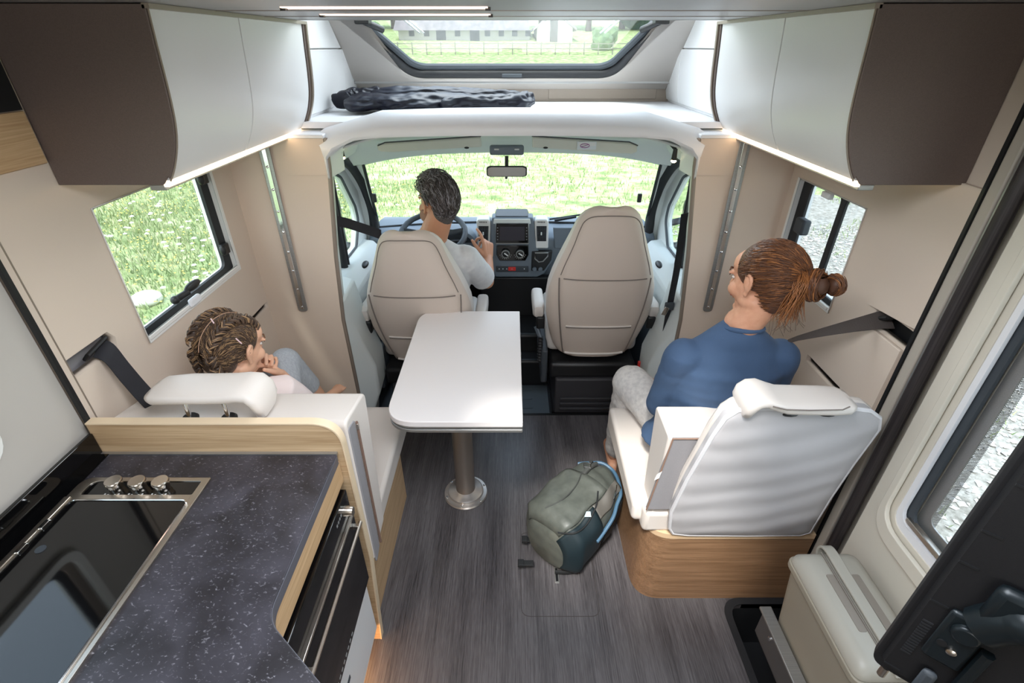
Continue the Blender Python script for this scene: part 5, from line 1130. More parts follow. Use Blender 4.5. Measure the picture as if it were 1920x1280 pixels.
b = B(); R_ = [(.68, .55, .20, .13), (.70, .64, .165, .125), (.70, .74, .165, .115), (.70, .84, .18, .115), (.702, .91, .187, .105), (.704, .955, .165, .085), (.708, 1.00, .128, .062), (.712, 1.045, .070, .056), (.715, 1.062, .055, .048)]
rings = []
for (x, z, wx, wy) in R_:
    yc = 1.395 - .06 * min(1, (z - .55) / .45)
    rings.append([V((x + wx * math.copysign(abs(math.cos(a)) ** .8, math.cos(a)), yc + wy * math.sin(a), z)) for a in [k / 28 * 6.2832 for k in range(28)]])
loft(b, rings)
for S_, E_, Wt in ((SHL, ELL, WRL), (SHR, ELR, WRR)):
    cap(b, S_ + (V((.03, 0, .0)) if S_ is SHL else V((-.03, 0, 0))), S_, .056, .058, 18); cap(b, S_, E_, .060, .049, 18); cap(b, E_, Wt, .047, .034, 18)
sh = bake(obj('long_sleeved_top', b, BL, wo, remesh=.0055, smoothit=6))
push(sh, lambda p: (.0030 * noise.noise(V((p.x * 9, p.y * 9, p.z * 26))) + .0025 * math.sin(p.z * 60 + p.x * 30) * max(0, noise.noise(V((p.x * 5, p.y * 5, p.z * 5 + 7))))))
cap_ = [nb + V((.057 * math.cos(a), .002 + .051 * math.sin(a), -.013 - .014 * math.sin(a))) for a in [k / 24 * 6.2832 for k in range(24)]]
b = B(); tube(b, cap_, .0075, 8, closed=True); obj('neckband', b, BL, sh)
b = B()
for (S_, sg) in ((SHL, -1), (SHR, 1)):
    pass
PA = mat('oatmeal_jersey', (216, 212, 208), .9, c2=(196, 192, 190), scale=(60, 60, 60), bump=.3, bscale=(300, 300, 300))
b = B()
for h_, kn_, an_ in ((hipL, knL, anL), (hipR, knR, anR)): cap(b, h_, kn_, .092, .078, 20); cap(b, kn_, kn_.lerp(an_, .5), .074, .062, 18); cap(b, kn_.lerp(an_, .5), an_ + V((0, 0, .03)), .062, .048, 18)
ell(b, (.71, 1.42, .55), (.19, .13, .10))
tr_ = bake(obj('trousers', b, PA, wo, remesh=.007, smoothit=5))
push(tr_, lambda p: (.004 * noise.noise(V((p.x * 16, p.y * 8, p.z * 18))) + .0025 * noise.noise(V((p.x * 40, p.y * 12, p.z * 40)))))
HM = [mat('hair_dark_brown', (84, 54, 38), .5), mat('hair_auburn', (112, 70, 42), .45), mat('hair_copper', (156, 100, 56), .42), mat('hair_brown', (104, 66, 42), .5)]
b = B(); ell(b, hc + HR @ V((0, -.016, .040)), (.080, .095, .083), HR, 24); ell(b, hc + HR @ V((0, -.058, -.020)), (.066, .052, .062), HR, 20); ell(b, hc + HR @ V((0, -.050, -.055)), (.046, .034, .032), HR, 16)
hp = bake(obj('hair', b, mat('womans_hair_base', (70, 46, 32), .5, c2=(104, 66, 42), scale=(60, 60, 260), bump=.6, bscale=(60, 60, 260)), wo, remesh=.004, smoothit=4))
anch = V((.15, -.93, .10)).normalized()
def acc(p): return p.y < .78 + .2 * max(0, p.z) and not (p.z < -.30 and p.y > -.05) and (p - anch).length > .25 and not (p.y > .05 and p.z < .05)
b = Soup(); strands(b, hc + HR @ V((0, -.026, .020)), HR, (.083, .101, .103), 3600, lambda p: anch - p, .75, acc, r=.0011, nm=(0, 0, 3, 3, 1, 1, 2), wob=.12, lift=(-.002, .0035)); obj('swept_locks', b.mesh('l'), HM, hp, angle=180)
bc_ = hc + HR @ V((.018, -.142, .014))
b = Soup()
def ringlock(c, ax, R1, r, turns, m0):
    ax = V(ax).normalized(); u = ax.orthogonal().normalized(); v = ax.cross(u)
    for q in range(turns):
        ph = RH.uniform(0, 6.28); rr = R1 * RH.uniform(.55, 1.05); o_ = ax * RH.uniform(-.5, .5) * R1
        span = RH.uniform(3.0, 5.5); pts = [c + o_ * math.cos(t / 10 * 2) + (u * math.cos(ph + span * t / 12) + v * math.sin(ph + span * t / 12)) * rr * (1 - .08 * math.sin(t)) for t in range(13)]
        b.tube(pts, [r * .5] + [r] * 11 + [r * .4], 4, RH.choice(m0))
b.ell(bc_, (.036, .032, .032)); b.ell(bc_ + V((.046, -.012, .006)), (.020, .024, .026))
ringlock(bc_, HR @ V((.2, -1, .1)), .041, .0019, 210, (0, 1, 1, 2)); ringlock(bc_ + V((.044, -.012, .006)), V((1, .2, .1)), .028, .0018, 110, (0, 1, 3, 2))
obj('bun', b.mesh('l'), HM, hp, angle=180)
b = Soup()   # loose locks falling from the tie
for q in range(90):
    a = RH.uniform(-1, 1); s0 = bc_ + HR @ V((-.004 + .02 * a, .030, .040 + RH.uniform(-.01, .01))); s1 = bc_ + HR @ V((-.040 + .016 * a, .012 + RH.uniform(-.02, .02), .018)); s2 = bc_ + HR @ V((-.052 + .022 * a, .018 + RH.uniform(-.02, .02), -.030)); s3_ = bc_ + HR @ V((-.046 + .05 * a, .03 + RH.uniform(-.02, .03), -.085 - RH.uniform(0, .03)))
    b.tube(curve([s0, s1, s2, s3_], 4), [.0014] * 10 + [.001, .0007, .0005], 3, RH.choice((1, 2, 2, 2)))
for q in range(16):
    p0 = hc + HR @ V((RH.uniform(-.05, .06), -.075, -.07)); b.tube(curve([p0, p0 + V((RH.uniform(-.01, .02), -.012, -.03)), p0 + V((RH.uniform(-.01, .04), -.008, -.055 - RH.uniform(0, .02)))], 3), [.0005] * 7, 3, 0)
obj('loose_locks', b.mesh('l'), HM, hp, angle=180)
# ------------------------------------------------------------------ the man in the driver seat
hm = V((-.350, 2.32, 1.165)); MR = rz(42) @ rx_(-2); nm_ = V((-.385, 2.315, 1.00))
mn = thing('person', 'man with short wavy greying hair in a pale grey t-shirt at the steering wheel', 'person', (-.43, 2.45, .5))
b = B(); headprims(b, hm, MR, 1.0, nm_, .062)
sL, sR = V((-.585, 2.33, .885)), V((-.235, 2.35, .875)); eR, wR_ = V((-.140, 2.50, .685)), V((-.138, 2.70, .742)); eL, wL = V((-.68, 2.52, .70)), V((-.55, 2.68, .80))
cap(b, (-.40, 2.34, .86), (-.43, 2.42, .60), .11, .11, 18); cap(b, sL, sR, .05, .05); ell(b, (-.44, 2.45, .56), (.17, .12, .10))
for S_, E_, W_ in ((sL, eL, wL), (sR, eR, wR_)): cap(b, S_, E_, .045, .037); cap(b, E_, E_.lerp(W_, .35), .041, .040); cap(b, E_.lerp(W_, .35), W_, .040, .027)
for x in (-.53, -.36): cap(b, (x, 2.46, .55), (x, 2.84, .56), .07, .052); cap(b, (x, 2.84, .56), (x, 2.98, .16), .05, .036); cap(b, (x, 2.97, .10), (x, 3.10, .12), .036, .03)
hand(b, wR_, (-.02, .30, .95), (-.75, .65, 0), 1.08, side=-1, thumb=.5, spread=.08, fcurl=[(.25, .3, .2), (.9, .9, .5), (1.1, 1.0, .6), (1.2, 1.0, .6)])
hand(b, wL, (.5, .7, .3), (.3, .2, -1), 1.05, (.7, .9, .6), 1)
bake(obj('body', b, SKM, mn, remesh=.0046, smoothit=3))
GB = mat('brow_dark', (70, 62, 58), .8); face(mn, hm, MR, 1.0, GB)
b = B(); q = hm + MR @ V((-.058, .035, -.055)); 
ell(b, q, (.012, .035, .03), MR, 12); ell(b, hm + MR @ V((0, .058, -.078)), (.042, .032, .024), MR, 14); obj('stubble', b, mat('stubble', (150, 112, 92), .8), mn)
GT = mat('pale_grey_tshirt', (214, 214, 214), .85, c2=(204, 204, 206), scale=(30, 30, 30), bump=.15, bscale=(500, 500, 500))
b = B(); rings = []
for (x, z, wx, wy, yc) in ((-.44, .52, .19, .14, 2.44), (-.43, .62, .19, .14, 2.43), (-.42, .72, .20, .135, 2.40), (-.41, .80, .21, .13, 2.375), (-.407, .86, .215, .12, 2.355), (-.403, .905, .19, .10, 2.34), (-.398, .945, .135, .08, 2.33), (-.390, .975, .082, .068, 2.325), (-.387, .99, .068, .06, 2.322)):
    rings.append([V((x + wx * math.copysign(abs(math.cos(a)) ** .8, math.cos(a)), yc + wy * math.sin(a), z)) for a in [k / 28 * 6.2832 for k in range(28)]])
loft(b, rings)
for S_, E_ in ((sL, eL), (sR, eR)):
    e2 = S_.lerp(E_, .86); cap(b, S_.lerp(V((-.41, 2.34, .87)), .25), S_, .070, .073, 18); tube(b, [S_, S_.lerp(e2, .5), e2, e2 + (e2 - S_).normalized() * .008], [.076, .072, .066, .060], 18)
ts = bake(obj('t_shirt', b, GT, mn, remesh=.006, smoothit=5))
push(ts, lambda p: (.0035 * noise.noise(V((p.x * 10, p.y * 10, p.z * 16))) + .002 * noise.noise(V((p.x * 30, p.y * 20, p.z * 10)))))
b = B()
for x in (-.53, -.36): cap(b, (x, 2.46, .55), (x, 2.84, .56), .085, .07); cap(b, (x, 2.84, .56), (x, 2.97, .20), .068, .055)
ell(b, (-.44, 2.45, .55), (.19, .13, .10)); bake(obj('trousers', b, mat('dark_trousers', (60, 66, 78), .8), mn, remesh=.008, smoothit=4))
MH = [mat('mans_hair_dark', (58, 52, 50), .5), mat('mans_hair_grey', (118, 112, 112), .45), mat('mans_hair_brown', (82, 72, 68), .5), mat('mans_hair_silver', (150, 146, 148), .45)]
b = B(); ell(b, hm + MR @ V((0, -.022, .056)), (.080, .096, .078), MR, 24); ell(b, hm + MR @ V((0, .022, .080)), (.068, .064, .052), MR, 20); ell(b, hm + MR @ V((0, -.060, -.015)), (.064, .046, .070), MR, 20); ell(b, hm + MR @ V((0, -.056, -.062)), (.044, .028, .032), MR, 14)
mh = bake(obj('hair', b, mat('mans_hair_base', (56, 50, 47), .55, c2=(96, 90, 88), scale=(260, 260, 30), bump=.6, bscale=(260, 260, 30)), mn, remesh=.004, smoothit=4))
def flowm(p): return V((.35 * math.sin(p.y * 9 + p.z * 4) + .3 * p.x, -.9 + .2 * math.sin(p.x * 12), -.5 - .7 * max(0, -p.y) + .4 * math.sin(p.x * 14 + p.y * 6)))
def accm(p): return p.y < .35 + .45 * max(0, p.z) and p.z > -.93 and not (p.y > -.38 and p.z < .12)
b = Soup(); strands(b, hm + MR @ V((0, -.026, .030)), MR, (.080, .094, .102), 3200, flowm, .42, accm, r=.0014, nm=(0, 0, 1, 2, 2, 3), wob=.35, lift=(-.002, .010), steps=7)
strands(b, hm + MR @ V((0, .008, .060)), MR, (.078, .082, .078), 900, lambda p: V((.5 * math.sin(p.y * 7 + 1), -.7, .3 * math.sin(p.x * 9))), .5, lambda p: p.z > .15, r=.0015, nm=(1, 1, 2, 3, 3), wob=.5, lift=(.0, .018), steps=8); obj('wavy_locks', b.mesh('l'), MH, mh, angle=180)
# ------------------------------------------------------------------ the girl on the left bench
hg = V((-.848, 1.275, 1.012)); GR = rz(-20) @ rx_(-14) @ ry_(6); kg = .93; ng = V((-.862, 1.275, .885))
gi = thing('person', 'girl with two braids resting her chin on her hands, grey leggings, pale pink t-shirt', 'person', (-.86, 1.35, .45))
b = B(); headprims(b, hg, GR, kg, ng, .040)
gsL, gsR = V((-.965, 1.30, .82)), V((-.755, 1.315, .825)); geL, geR = V((-.99, 1.44, .68)), V((-.735, 1.43, .655)); gwL, gwR = V((-.885, 1.43, .835)), V((-.800, 1.405, .825))
cap(b, (-.86, 1.29, .79), (-.86, 1.30, .58), .075, .075, 16); cap(b, gsL, gsR, .035, .035); ell(b, (-.86, 1.31, .545), (.12, .10, .075))
for S_, E_, W_ in ((gsL, geL, gwL), (gsR, geR, gwR)): cap(b, S_, E_, .031, .026); cap(b, E_, W_, .027, .0185)
kR, aR = V((-.835, 1.52, .80)), V((-.815, 1.665, .545)); kL, aL = V((-.955, 1.51, .79)), V((-.94, 1.66, .535))
for x, k_, a_ in ((-.82, kR, aR), (-.90, kL, aL)):
    cap(b, (x, 1.32, .55), k_, .055, .042); cap(b, k_, a_, .040, .026); cap(b, a_ + V((0, .0, -.02)), a_ + V((.015, .03, -.05)), .026, .024); cap(b, a_ + V((.01, .0, -.045)), a_ + V((.045, .115, -.058)), .024, .019)
    for j in range(5): t0 = a_ + V((.020 + j * .011, .118 - abs(j - 1) * .004, -.058)); cap(b, t0, t0 + V((.006, .024 - j * .002, 0)), .0085 - j * .0006, .0075 - j * .0006, 8)
hand(b, gwR, (-.55, -.25, .72), (-.5, -.75, .0), .82, (.6, .9, .5), -1, thumb=.5); hand(b, gwL, (.55, -.12, .70), (.5, -.8, 0), .82, (.5, .8, .5), 1, thumb=.5)
bake(obj('body', b, SKG, gi, remesh=.004, smoothit=2))
face(gi, hg, GR, kg, mat('brow_child', (110, 80, 58), .8))
PK = mat('pale_pink_tshirt', (238, 222, 218), .85, bump=.15, bscale=(500, 500, 500)); b = B(); rings = []
for (z, wx, wy, yc) in ((.55, .13, .10, 1.305), (.65, .125, .10, 1.30), (.74, .13, .095, 1.295), (.80, .135, .085, 1.29), (.845, .105, .065, 1.285), (.875, .055, .048, 1.28)): rings.append([V((-.86 + wx * math.cos(a), yc + wy * math.sin(a), z)) for a in [k / 24 * 6.2832 for k in range(24)]])
loft(b, rings)
for S_, E_ in ((gsL, geL), (gsR, geR)): e2 = S_.lerp(E_, .62); tube(b, [S_.lerp(V((-.86, 1.29, .82)), .35), S_, S_.lerp(e2, .5), e2, e2 + (e2 - S_).normalized() * .006], [.052, .052, .050, .047, .042], 16)
bake(obj('t_shirt', b, PK, gi, remesh=.005, smoothit=4))
LG = mat('grey_leggings', (176, 180, 184), .85, c2=(160, 164, 170), scale=(200, 200, 40)); b = B()
for x, k_, a_ in ((-.82, kR, aR), (-.90, kL, aL)): e2 = k_.lerp(a_, .72); cap(b, (x, 1.32, .55), k_, .064, .053, 18); cap(b, k_, k_.lerp(e2, .1), .053, .052, 18); tube(b, [k_, k_.lerp(e2, .5), e2, e2 + (e2 - k_).normalized() * .006], [.052, .047, .042, .038], 18)
ell(b, (-.86, 1.31, .545), (.13, .105, .08)); bake(obj('leggings', b, LG, gi, remesh=.005, smoothit=4))
GH = [mat('girl_hair_dark', (66, 50, 40), .5), mat('girl_hair_mid', (92, 70, 53), .5), mat('girl_hair_light', (152, 120, 86), .48)]
b = B(); ell(b, hg + GR @ V((0, -.022, .040)) * kg, (.080 * kg, .095 * kg, .084 * kg), GR, 24); ell(b, hg + GR @ V((0, -.055, -.020)) * kg, (.064 * kg, .048 * kg, .060 * kg), GR, 18)
gh = bake(obj('hair', b, mat('girls_hair_base', (60, 46, 37), .5, c2=(92, 70, 53), scale=(60, 200, 200), bump=.6, bscale=(60, 200, 200)), gi, remesh=.004, smoothit=4))
ctr = hg + GR @ V((0, -.026, .028)) * kg; rad = (.080, .094, .095)
def brp(s, t):   # braid centre line on the unit ellipsoid, t from the brow to the nape
    a = math.radians(62 - 190 * t); return V((s * (.42 + .12 * math.sin(t * 3)), math.cos(math.radians(18 + 168 * t)) * .88, math.sin(math.radians(18 + 168 * t)) * .9 - (.0 if t < .9 else .25))).normalized()
def nearest(p):
    s = 1 if p.x > 0 else -1; best = min(range(13), key=lambda i: (brp(s, i / 12) - p).length); t = min(1, best / 12 + .10); return brp(s, t)
b = Soup(); strands(b, ctr, GR, rad, 3600, lambda p: (nearest(p) - p).normalized() + V((0, -.25, -.1)), .34, lambda p: p.y < .42 + .5 * max(0, p.z) and abs(p.x) > .03 and not (p.z < -.45 and p.y > -.3) and not (p.y > .1 and p.z < .1), r=.0009, nm=3, wob=.18, lift=(-.001, .004), k=kg); obj('fine_locks', b.mesh('l'), GH, gh, angle=180)
b = B(); tube(b, [ctr + GR @ V([q * r_ * 1.035 for q, r_ in zip(V((0, math.cos(math.radians(t)), math.sin(math.radians(t)))), rad)]) * kg for t in range(40, 190, 8)], .0011, 6); obj('parting', b, mat('parting_skin', (188, 150, 124), .7), gh)
for s in (-1, 1):
    b = Soup(); N_ = 26; path = [ctr + GR @ V([q * r_ * 1.09 for q, r_ in zip(brp(s, i / N_), rad)]) * kg for i in range(N_ + 1)]
    path += [path[-1] + V((.004 * j * (1 if s > 0 else -.3), .002 * j, -.012 * j)) for j in range(1, 8)]
    for i in range(1, len(path) - 1):
        t = (path[i + 1] - path[i - 1]).normalized(); nn = (path[i] - ctr).normalized(); wv_ = t.cross(nn).normalized()
        for sg in (-1, 1):
            if (i + (sg > 0)) % 2: continue
            p0 = path[i] + wv_ * sg * .015 - t * .004; p1 = path[i] + wv_ * sg * .001 + t * .013 + nn * .006
            for f_ in range(7): o_ = nn * RH.uniform(-.002, .004) + t * (f_ - 3) * .0017; b.tube([p0 + o_ - nn * .004, p0.lerp(p1, .4) + o_ + nn * .005, p1 + o_ + nn * .001, p1 + o_ + t * .004 - wv_ * sg * .005 - nn * .003], [.0008, .0022, .0021, .0007], 4, RH.choice((0, 0, 1, 1, 2)))
        b.ell(path[i] - nn * .002, (.010, .009, .007))
    obj('braid', b.mesh('l'), GH, gi, angle=180)
for px, py, ln in ((395, 597, (3, 10)), (442, 634, (8, 12))):
    p = W(px, py, Y=1.20); b = B(); q = p + V((ln[0] * .0015, 0, -ln[1] * .0015)); tube(b, [p, q], .0018, 6); obj('hair_clip', b, mat('clip_pink', (226, 196, 200), .3), gi)
# ================================================================== jacket on the shelf
jk = thing('padded_jacket', 'rolled dark navy quilted padded jacket lying on the overcab shelf', 'jacket', (-.35, 2.40, 1.549))
NV = mat('navy_nylon', (17, 20, 36), .42, c2=(12, 14, 28), scale=(8, 8, 8)); NV.node_tree.nodes['Principled BSDF'].inputs['Specular IOR Level'].default_value = .4
def quilt(path, ry, rz_, n=120, m=40, seed=0, ridge=11):
    b = B(); cp = curve(path, 12); N_ = len(cp); R_ = []
    for i, p in enumerate(cp):
        t = i / (N_ - 1); tg = (cp[min(i + 1, N_ - 1)] - cp[max(i - 1, 0)]).normalized(); sd_ = V((0, 0, 1)).cross(tg).normalized(); up_ = tg.cross(sd_)
        env = (min(1, t * 9 + .25)) ** .5 * (min(1, (1 - t) * 9 + .25)) ** .5
        r_ = []
        for k in range(m):
            a = 2 * math.pi * k / m; q = 1 - .20 * (abs(math.sin(t * ridge * math.pi + .9 * math.sin(a * 2 + seed))) < .22) - .10 * (abs(math.sin(a * 2.5 + t * 9 + seed)) < .14)
            nz_ = 1 + .30 * noise.noise(V((t * 7, math.cos(a) * 1.3 + seed, math.sin(a) * 1.3))) + .14 * noise.noise(V((t * 26, math.cos(a) * 4 + seed, math.sin(a) * 4)))
            z_ = math.sin(a) * rz_ * env * q * nz_; r_.append(p + sd_ * math.cos(a) * ry * env * q * nz_ + up_ * max(z_, -rz_ * .85))
        R_.append(r_)
    return loft(b, R_)
for nm, pth, ry, rzz, sd2 in (('body', [(-.72, 2.34, 1.585), (-.5, 2.37, 1.59), (-.25, 2.37, 1.587), (.0, 2.35, 1.585)], .085, .036, 1), ('sleeve', [(-.66, 2.46, 1.605), (-.40, 2.43, 1.615), (-.15, 2.44, 1.605), (.045, 2.42, 1.60)], .055, .032, 4), ('sleeve', [(-.74, 2.36, 1.59), (-.70, 2.42, 1.605), (-.58, 2.46, 1.61)], .055, .038, 2.2), ('hem', [(-.30, 2.30, 1.585), (-.12, 2.28, 1.59), (.03, 2.32, 1.592), (.065, 2.40, 1.60)], .040, .034, 6)):
    obj(nm, quilt(pth, ry, rzz, seed=sd2), NV, jk, angle=180, sub=1)
q = W(790, 190, Y=2.315); obj('yellow_tag', bx(q - V((.012, .002, .008)), q + V((.012, .003, .008))), mat('tag_yellow', (206, 190, 60), .6), jk)
# ================================================================== backpack leaning on the right bench
bp = thing('backpack', 'grey-green hiking backpack with pale blue piping lying against the oak bench box', 'backpack', (.32, 1.40, 0))
GG = mat('grey_green_nylon', (90, 94, 88), .45, c2=(78, 82, 77), scale=(30, 30, 30), bump=.9, bscale=(14, 14, 14)); TL = mat('dark_teal_nylon', (13, 33, 40), .6, bump=.2, bscale=(900, 900, 900)); LB = mat('pale_blue_piping', (74, 108, 134), .5); BK = mat('black_webbing_b', (26, 28, 30), .7)
# the bag lies on its back; axis runs from its base (left, near) to its top (right, far)
A0, A1 = V((.128, 1.245, .118)), V((.43, 1.55, .185)); AX = (A1 - A0).normalized(); SD = V((-AX.y, AX.x, 0)).normalized(); LN = (A1 - A0).length
def bagp(t, a, off=0):
    """t 0..1 base to top, a around: 0 = side towards the camera, 90 = upper face"""
    w_ = .142 * (1 - .35 * max(0, t - .55) / .45) * (min(1, t * 6 + .35) ** .5) * (min(1, (1 - t) * 4 + .12) ** .5); h_ = .132 * (1 - .25 * max(0, t - .6) / .4) * (min(1, t * 6 + .4) ** .5) * (min(1, (1 - t) * 4 + .15) ** .5)
    cc, ss = math.cos(a), math.sin(a); e = .75
    w2 = w_ * (1 + .06 * noise.noise(V((t * 6, cc * 1.5, ss * 1.5)))) + off; h2_ = h_ * (1 + .10 * noise.noise(V((t * 7 + 4, cc * 2, ss * 2)))) + off
    fold = .009 * math.sin(t * 30 + 4 * cc + 3 * noise.noise(V((t * 4, cc, ss)))) * max(0, t - .45) * 1.6
    p = A0 + AX * (t * LN) - SD * math.copysign(abs(cc) ** e, cc) * (w2 + fold) + V((0, 0, 1)) * math.copysign(abs(ss) ** e, ss) * (h2_ + fold)
    p.z = max(p.z, .003); return p
b = B(); loft(b, [[bagp(i / 40, k / 48 * 2 * math.pi) for k in range(48)] for i in range(41)]); bd = obj('main_body', b, GG, bp, angle=180)
def patch(t0, t1, a0, a1, off, m, nm, nt_=14, na=14, par=None):
    b = B(); R_ = []
    for i in range(nt_ + 1):
        R_.append([bagp(t0 + (t1 - t0) * i / nt_, math.radians(a0 + (a1 - a0) * k / na), off) for k in range(na + 1)])
    loft(b, R_, closed=False, cap=False); return obj(nm, b, m, par or bp, angle=180, solid=.004)
patch(.0, .40, -30, 58, .006, TL, 'lower_pocket'); patch(.02, .62, 62, 150, .010, GG, 'front_pocket')
patch(.40, .80, 34, 60, .005, mat('grey_brown_nylon', (98, 95, 90), .5), 'side_panel')
def line(pts, r, m, nm, par=None, off=.006, n=8): b = B(); tube(b, curve([bagp(t, math.radians(a), off) for t, a in pts], 5), r, n); return obj(nm, b, m, par or bp)
line([(.30, 6), (.42, 8), (.55, 14), (.66, 22), (.76, 30), (.86, 40), (.93, 58), (.96, 85), (.94, 112), (.88, 138), (.80, 155)], .0075, LB, 'blue_piping', off=.010)
line([(.50, -30), (.65, -26), (.80, -18), (.93, -5)], .005, BK, 'side_strap')
patch(.45, .90, -25, 12, .004, BK, 'side_net')
line([(.03, 70), (.10, 52), (.25, 50), (.42, 56), (.55, 72)], .0032, BK, 'pocket_zip', off=.012)
line([(.10, 100), (.25, 92), (.45, 92), (.62, 100)], .0026, mat('seam_dark_b', (60, 62, 60), .6), 'pocket_seam', off=.013)
line([(.60, 96), (.72, 98), (.84, 104)], .010, mat('strap_grey', (74, 76, 74), .6), 'haul_strap', off=.010)
q = bagp(.70, math.radians(100), .018); b = B(); tube(b, [q + V((.016, .010, .004)), q + V((-.012, .012, .006)), q + V((-.016, -.010, .006)), q + V((.012, -.012, .004))], .0028, 6, closed=True); obj('buckle', b, M['chrome'], bp)
line([(.84, 120), (.90, 150), (.86, 175)], .008, BK, 'haul_loop', off=.012)
line([(.62, 40), (.70, 44), (.76, 52)], .003, M['chrome'], 'zip_puller', off=.012)
q = bagp(.30, math.radians(58), .018); b = B(); prism(b, [q + V((-.013, -.004, -.006)), q + V((.013, -.004, -.006)), q + V((.010, .006, .012)), q + V((-.006, .006, .012))], (0, -.002, .001)); obj('emblem_patch', b, mat('emblem_pale', (190, 210, 218), .5), bp)
for (x, y) in ((.072, 1.335), (.055, 1.225)):
    b = B(); box(b, (x - .025, y - .012, .035), (x + .030, y + .012, .043)); box(b, (x - .032, y - .014, .031), (x - .008, y + .014, .047)); obj('compression_strap', b, BK, bp, bevel=.002)
b = B(); tube(b, curve([(.17, 1.20, .02), (.26, 1.21, .014), (.35, 1.30, .014), (.42, 1.38, .012)], 5), .010, 8, flat=.5); obj('shoulder_strap', b, BK, bp)
# ================================================================== bin hanging on the entrance door
bn = thing('waste_bin', 'beige plastic waste bin with a carry handle hanging on the entrance door', 'bin', (.92, .79, .12))
BG = mat('bin_beige', (152, 145, 130), .5, bump=.06, bscale=(900, 900, 900)); BL2 = mat('bin_lid', (166, 162, 151), .42)
LIDX0, LIDX1, BY0, BY1 = .835, 1.035, .60, .945
def ringr(x0, y0, x1, y1, z, r): return [V((p[0], p[1], z)) for p in rp(rect(x0, y0, x1, y1), r, 6)]
b = B(); loft(b, [ringr(.865, .62, 1.02, .90, .10, .03), ringr(.858, .615, 1.022, .915, .20, .03), ringr(.842, .605, 1.03, .94, .455, .03)]); obj('body', b, BG, bn, angle=50)
b = B(); loft(b, [ringr(.832, .595, 1.036, .948, .452, .03), ringr(.832, .595, 1.036, .948, .474, .03)]); obj('rim', b, BG, bn, bevel=.003)
b = B(); loft(b, [ringr(.836, .60, 1.032, .944, .476, .03), ringr(.838, .602, 1.030, .942, .490, .03), ringr(.855, .615, 1.015, .93, .506, .03), ringr(.87, .63, 1.0, .915, .512, .025)]); ld = obj('lid', b, BL2, bn, angle=60)
obj('lid_gap', (lambda b: loft(b, [ringr(.838, .602, 1.03, .942, .470, .03), ringr(.838, .602, 1.03, .942, .479, .03)]))(B()), M['darkgrey'], bn)
for x in (.890, .962): b = B(); prism(b, [V((p[0], p[1], .508)) for p in rp(rect(x, .70, x + .022, .86), .006)], (0, 0, .0055)); obj('grip_recess', b, mat('bin_recess', (134, 126, 116), .6), ld)
b = B(); hp_ = curve([(.935, .945, .47), (.935, .952, .505), (.935, .93, .527), (.935, .85, .526), (.935, .72, .524), (.935, .63, .52), (.935, .598, .50)], 5); ribbon(b, hp_, [V((.016, 0, 0))] * len(hp_), .008); obj('carry_handle', b, BL2, bn, bevel=.002)
b = B(); hp_ = curve([(.915, .93, .515), (.915, .80, .515), (.915, .66, .513)], 4); tube(b, hp_, .003, 6); obj('handle_shadow_line', b, mat('bin_handle_shade', (120, 114, 106), .6), bn)  # shade beside the handle, drawn as a darker line on the lid
br = thing('bin_bracket', 'dark metal bracket holding the waste bin above the step well', 'bracket', (.84, .76, .08))
obj('bracket_plate', bx((.822, .58, .10), (.832, .93, .22)), mat('grey_metal', (120, 118, 118), .4, .7), br, bevel=.003)
obj('bracket_lip', bx((.812, .58, .215), (.85, .94, .224)), M['alu'], br, bevel=.002)
for y in (.70, .86): obj('bolt', lathe(B(), [(.007, 0), (.007, .004), (.003, .006)], (.822, y, .18), (-1, 0, 0), 10), M['chrome'], br)
obj('bracket_foot', bx((.83, .57, .08), (1.06, .93, .10)), M['black'], br, bevel=.003)
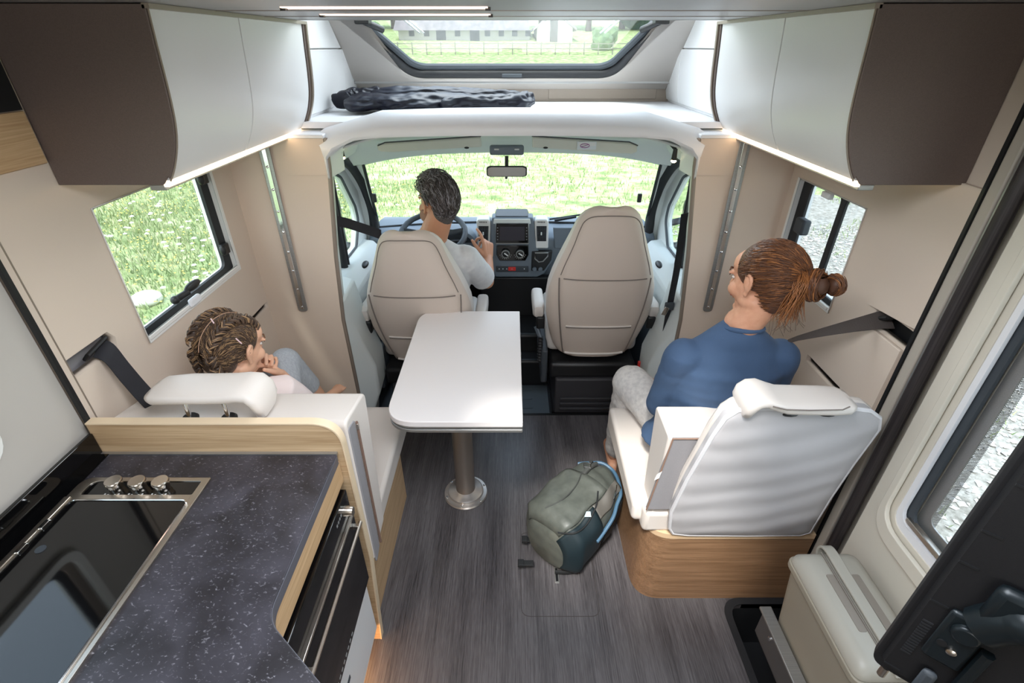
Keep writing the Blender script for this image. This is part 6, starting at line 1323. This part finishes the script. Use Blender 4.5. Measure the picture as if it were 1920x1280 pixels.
# ================================================================== television seen from behind, near right
tv = thing('television', 'black television seen from behind with a wall arm, close at the lower right', 'television', (.68, .34, .94))
TVM = mat('tv_back_plastic', (9, 9, 13), .6, bump=.15, bscale=(900, 900, 900)); TVG = mat('tv_bracket_black', (22, 30, 34), .35, .3)
O_ = V((.580, .420, .945)); D1 = V((.75, -.66, 0)).normalized(); NB = V((-.66, -.75, 0)); UPV = V((0, 0, 1))
def tvp(a, h, off): return O_ + D1 * a + UPV * h + NB * off
def tvbox(a0, a1, h0, h1, o0, o1):
    b = B(); prism(b, [tvp(a0, h0, o0), tvp(a1, h0, o0), tvp(a1, h1, o0), tvp(a0, h1, o0)], NB * (o1 - o0)); return b
b = B(); R2 = rp(rect(0, 0, .56, .56), .02); prism(b, [tvp(p[0], p[1], -.02) for p in R2], NB * .02); obj('screen_panel', b, TVM, tv, bevel=.004)
b = B(); R2 = rp(rect(.008, .02, .54, .54), .012); loft(b, [[tvp(p[0], p[1], -.001) for p in R2], [tvp(.28 + (p[0] - .28) * .985, .28 + (p[1] - .28) * .985, .012) for p in R2]]); obj('rear_cover', b, TVM, tv, angle=30)
obj('glass_front', tvbox(.008, .552, .008, .552, -.024, -.0195), M['blackgloss'], tv)
for k in range(14): obj('vent_rib', tvbox(.018, .030, .075 + k * .006, .078 + k * .006, .011, .0135), M['rubber'], tv)
for h in (.03, .195, .28, .34, .42): obj('moulded_groove', tvbox(.012, .032, h, h + .003, .011, .0135), M['black'], tv)
obj('arm_plate', tvbox(.034, .078, .10, .205, .011, .022), TVG, tv, bevel=.006)
b = B(); cyl(b, tvp(.058, .178, .02), tvp(.058, .178, .030), .017, .015, 20); obj('swivel', b, TVG, tv, bevel=.003)
b = B(); tube(b, curve([tvp(.066, .20, .016), tvp(.085, .235, .02), tvp(.12, .25, .03), tvp(.30, .25, .05)], 5), .026, 12); obj('swing_arm', b, TVG, tv)
obj('lock_lever', tvbox(.048, .066, .01, .075, .014, .026), M['darkgrey'], tv, bevel=.008)
for a, h in ((.058, .135),): b = B(); lathe(b, [(.006, 0), (.006, .003), (.003, .005)], tvp(a, h, .022), NB, 12); obj('bolt', b, M['steel'], tv)
obj('cable_plug', (lambda b: cyl(b, tvp(.022, .0, -.006), tvp(.022, -.022, -.006), .006, n=12))(B()), M['steel'], tv)
obj('side_rail', (lambda b: tube(b, [tvp(.088, .02, .018), tvp(.088, .16, .018)], .008, 8))(B()), TVG, tv)
obj('plate_hole_rim', (lambda b: lathe(b, [(.006, 0), (.006, .002)], tvp(.045, .142, .022), NB, 12))(B()), M['black'], tv)
obj('arm_knuckle', tvbox(.052, .12, .215, .285, .012, .034), TVG, tv, bevel=.01)
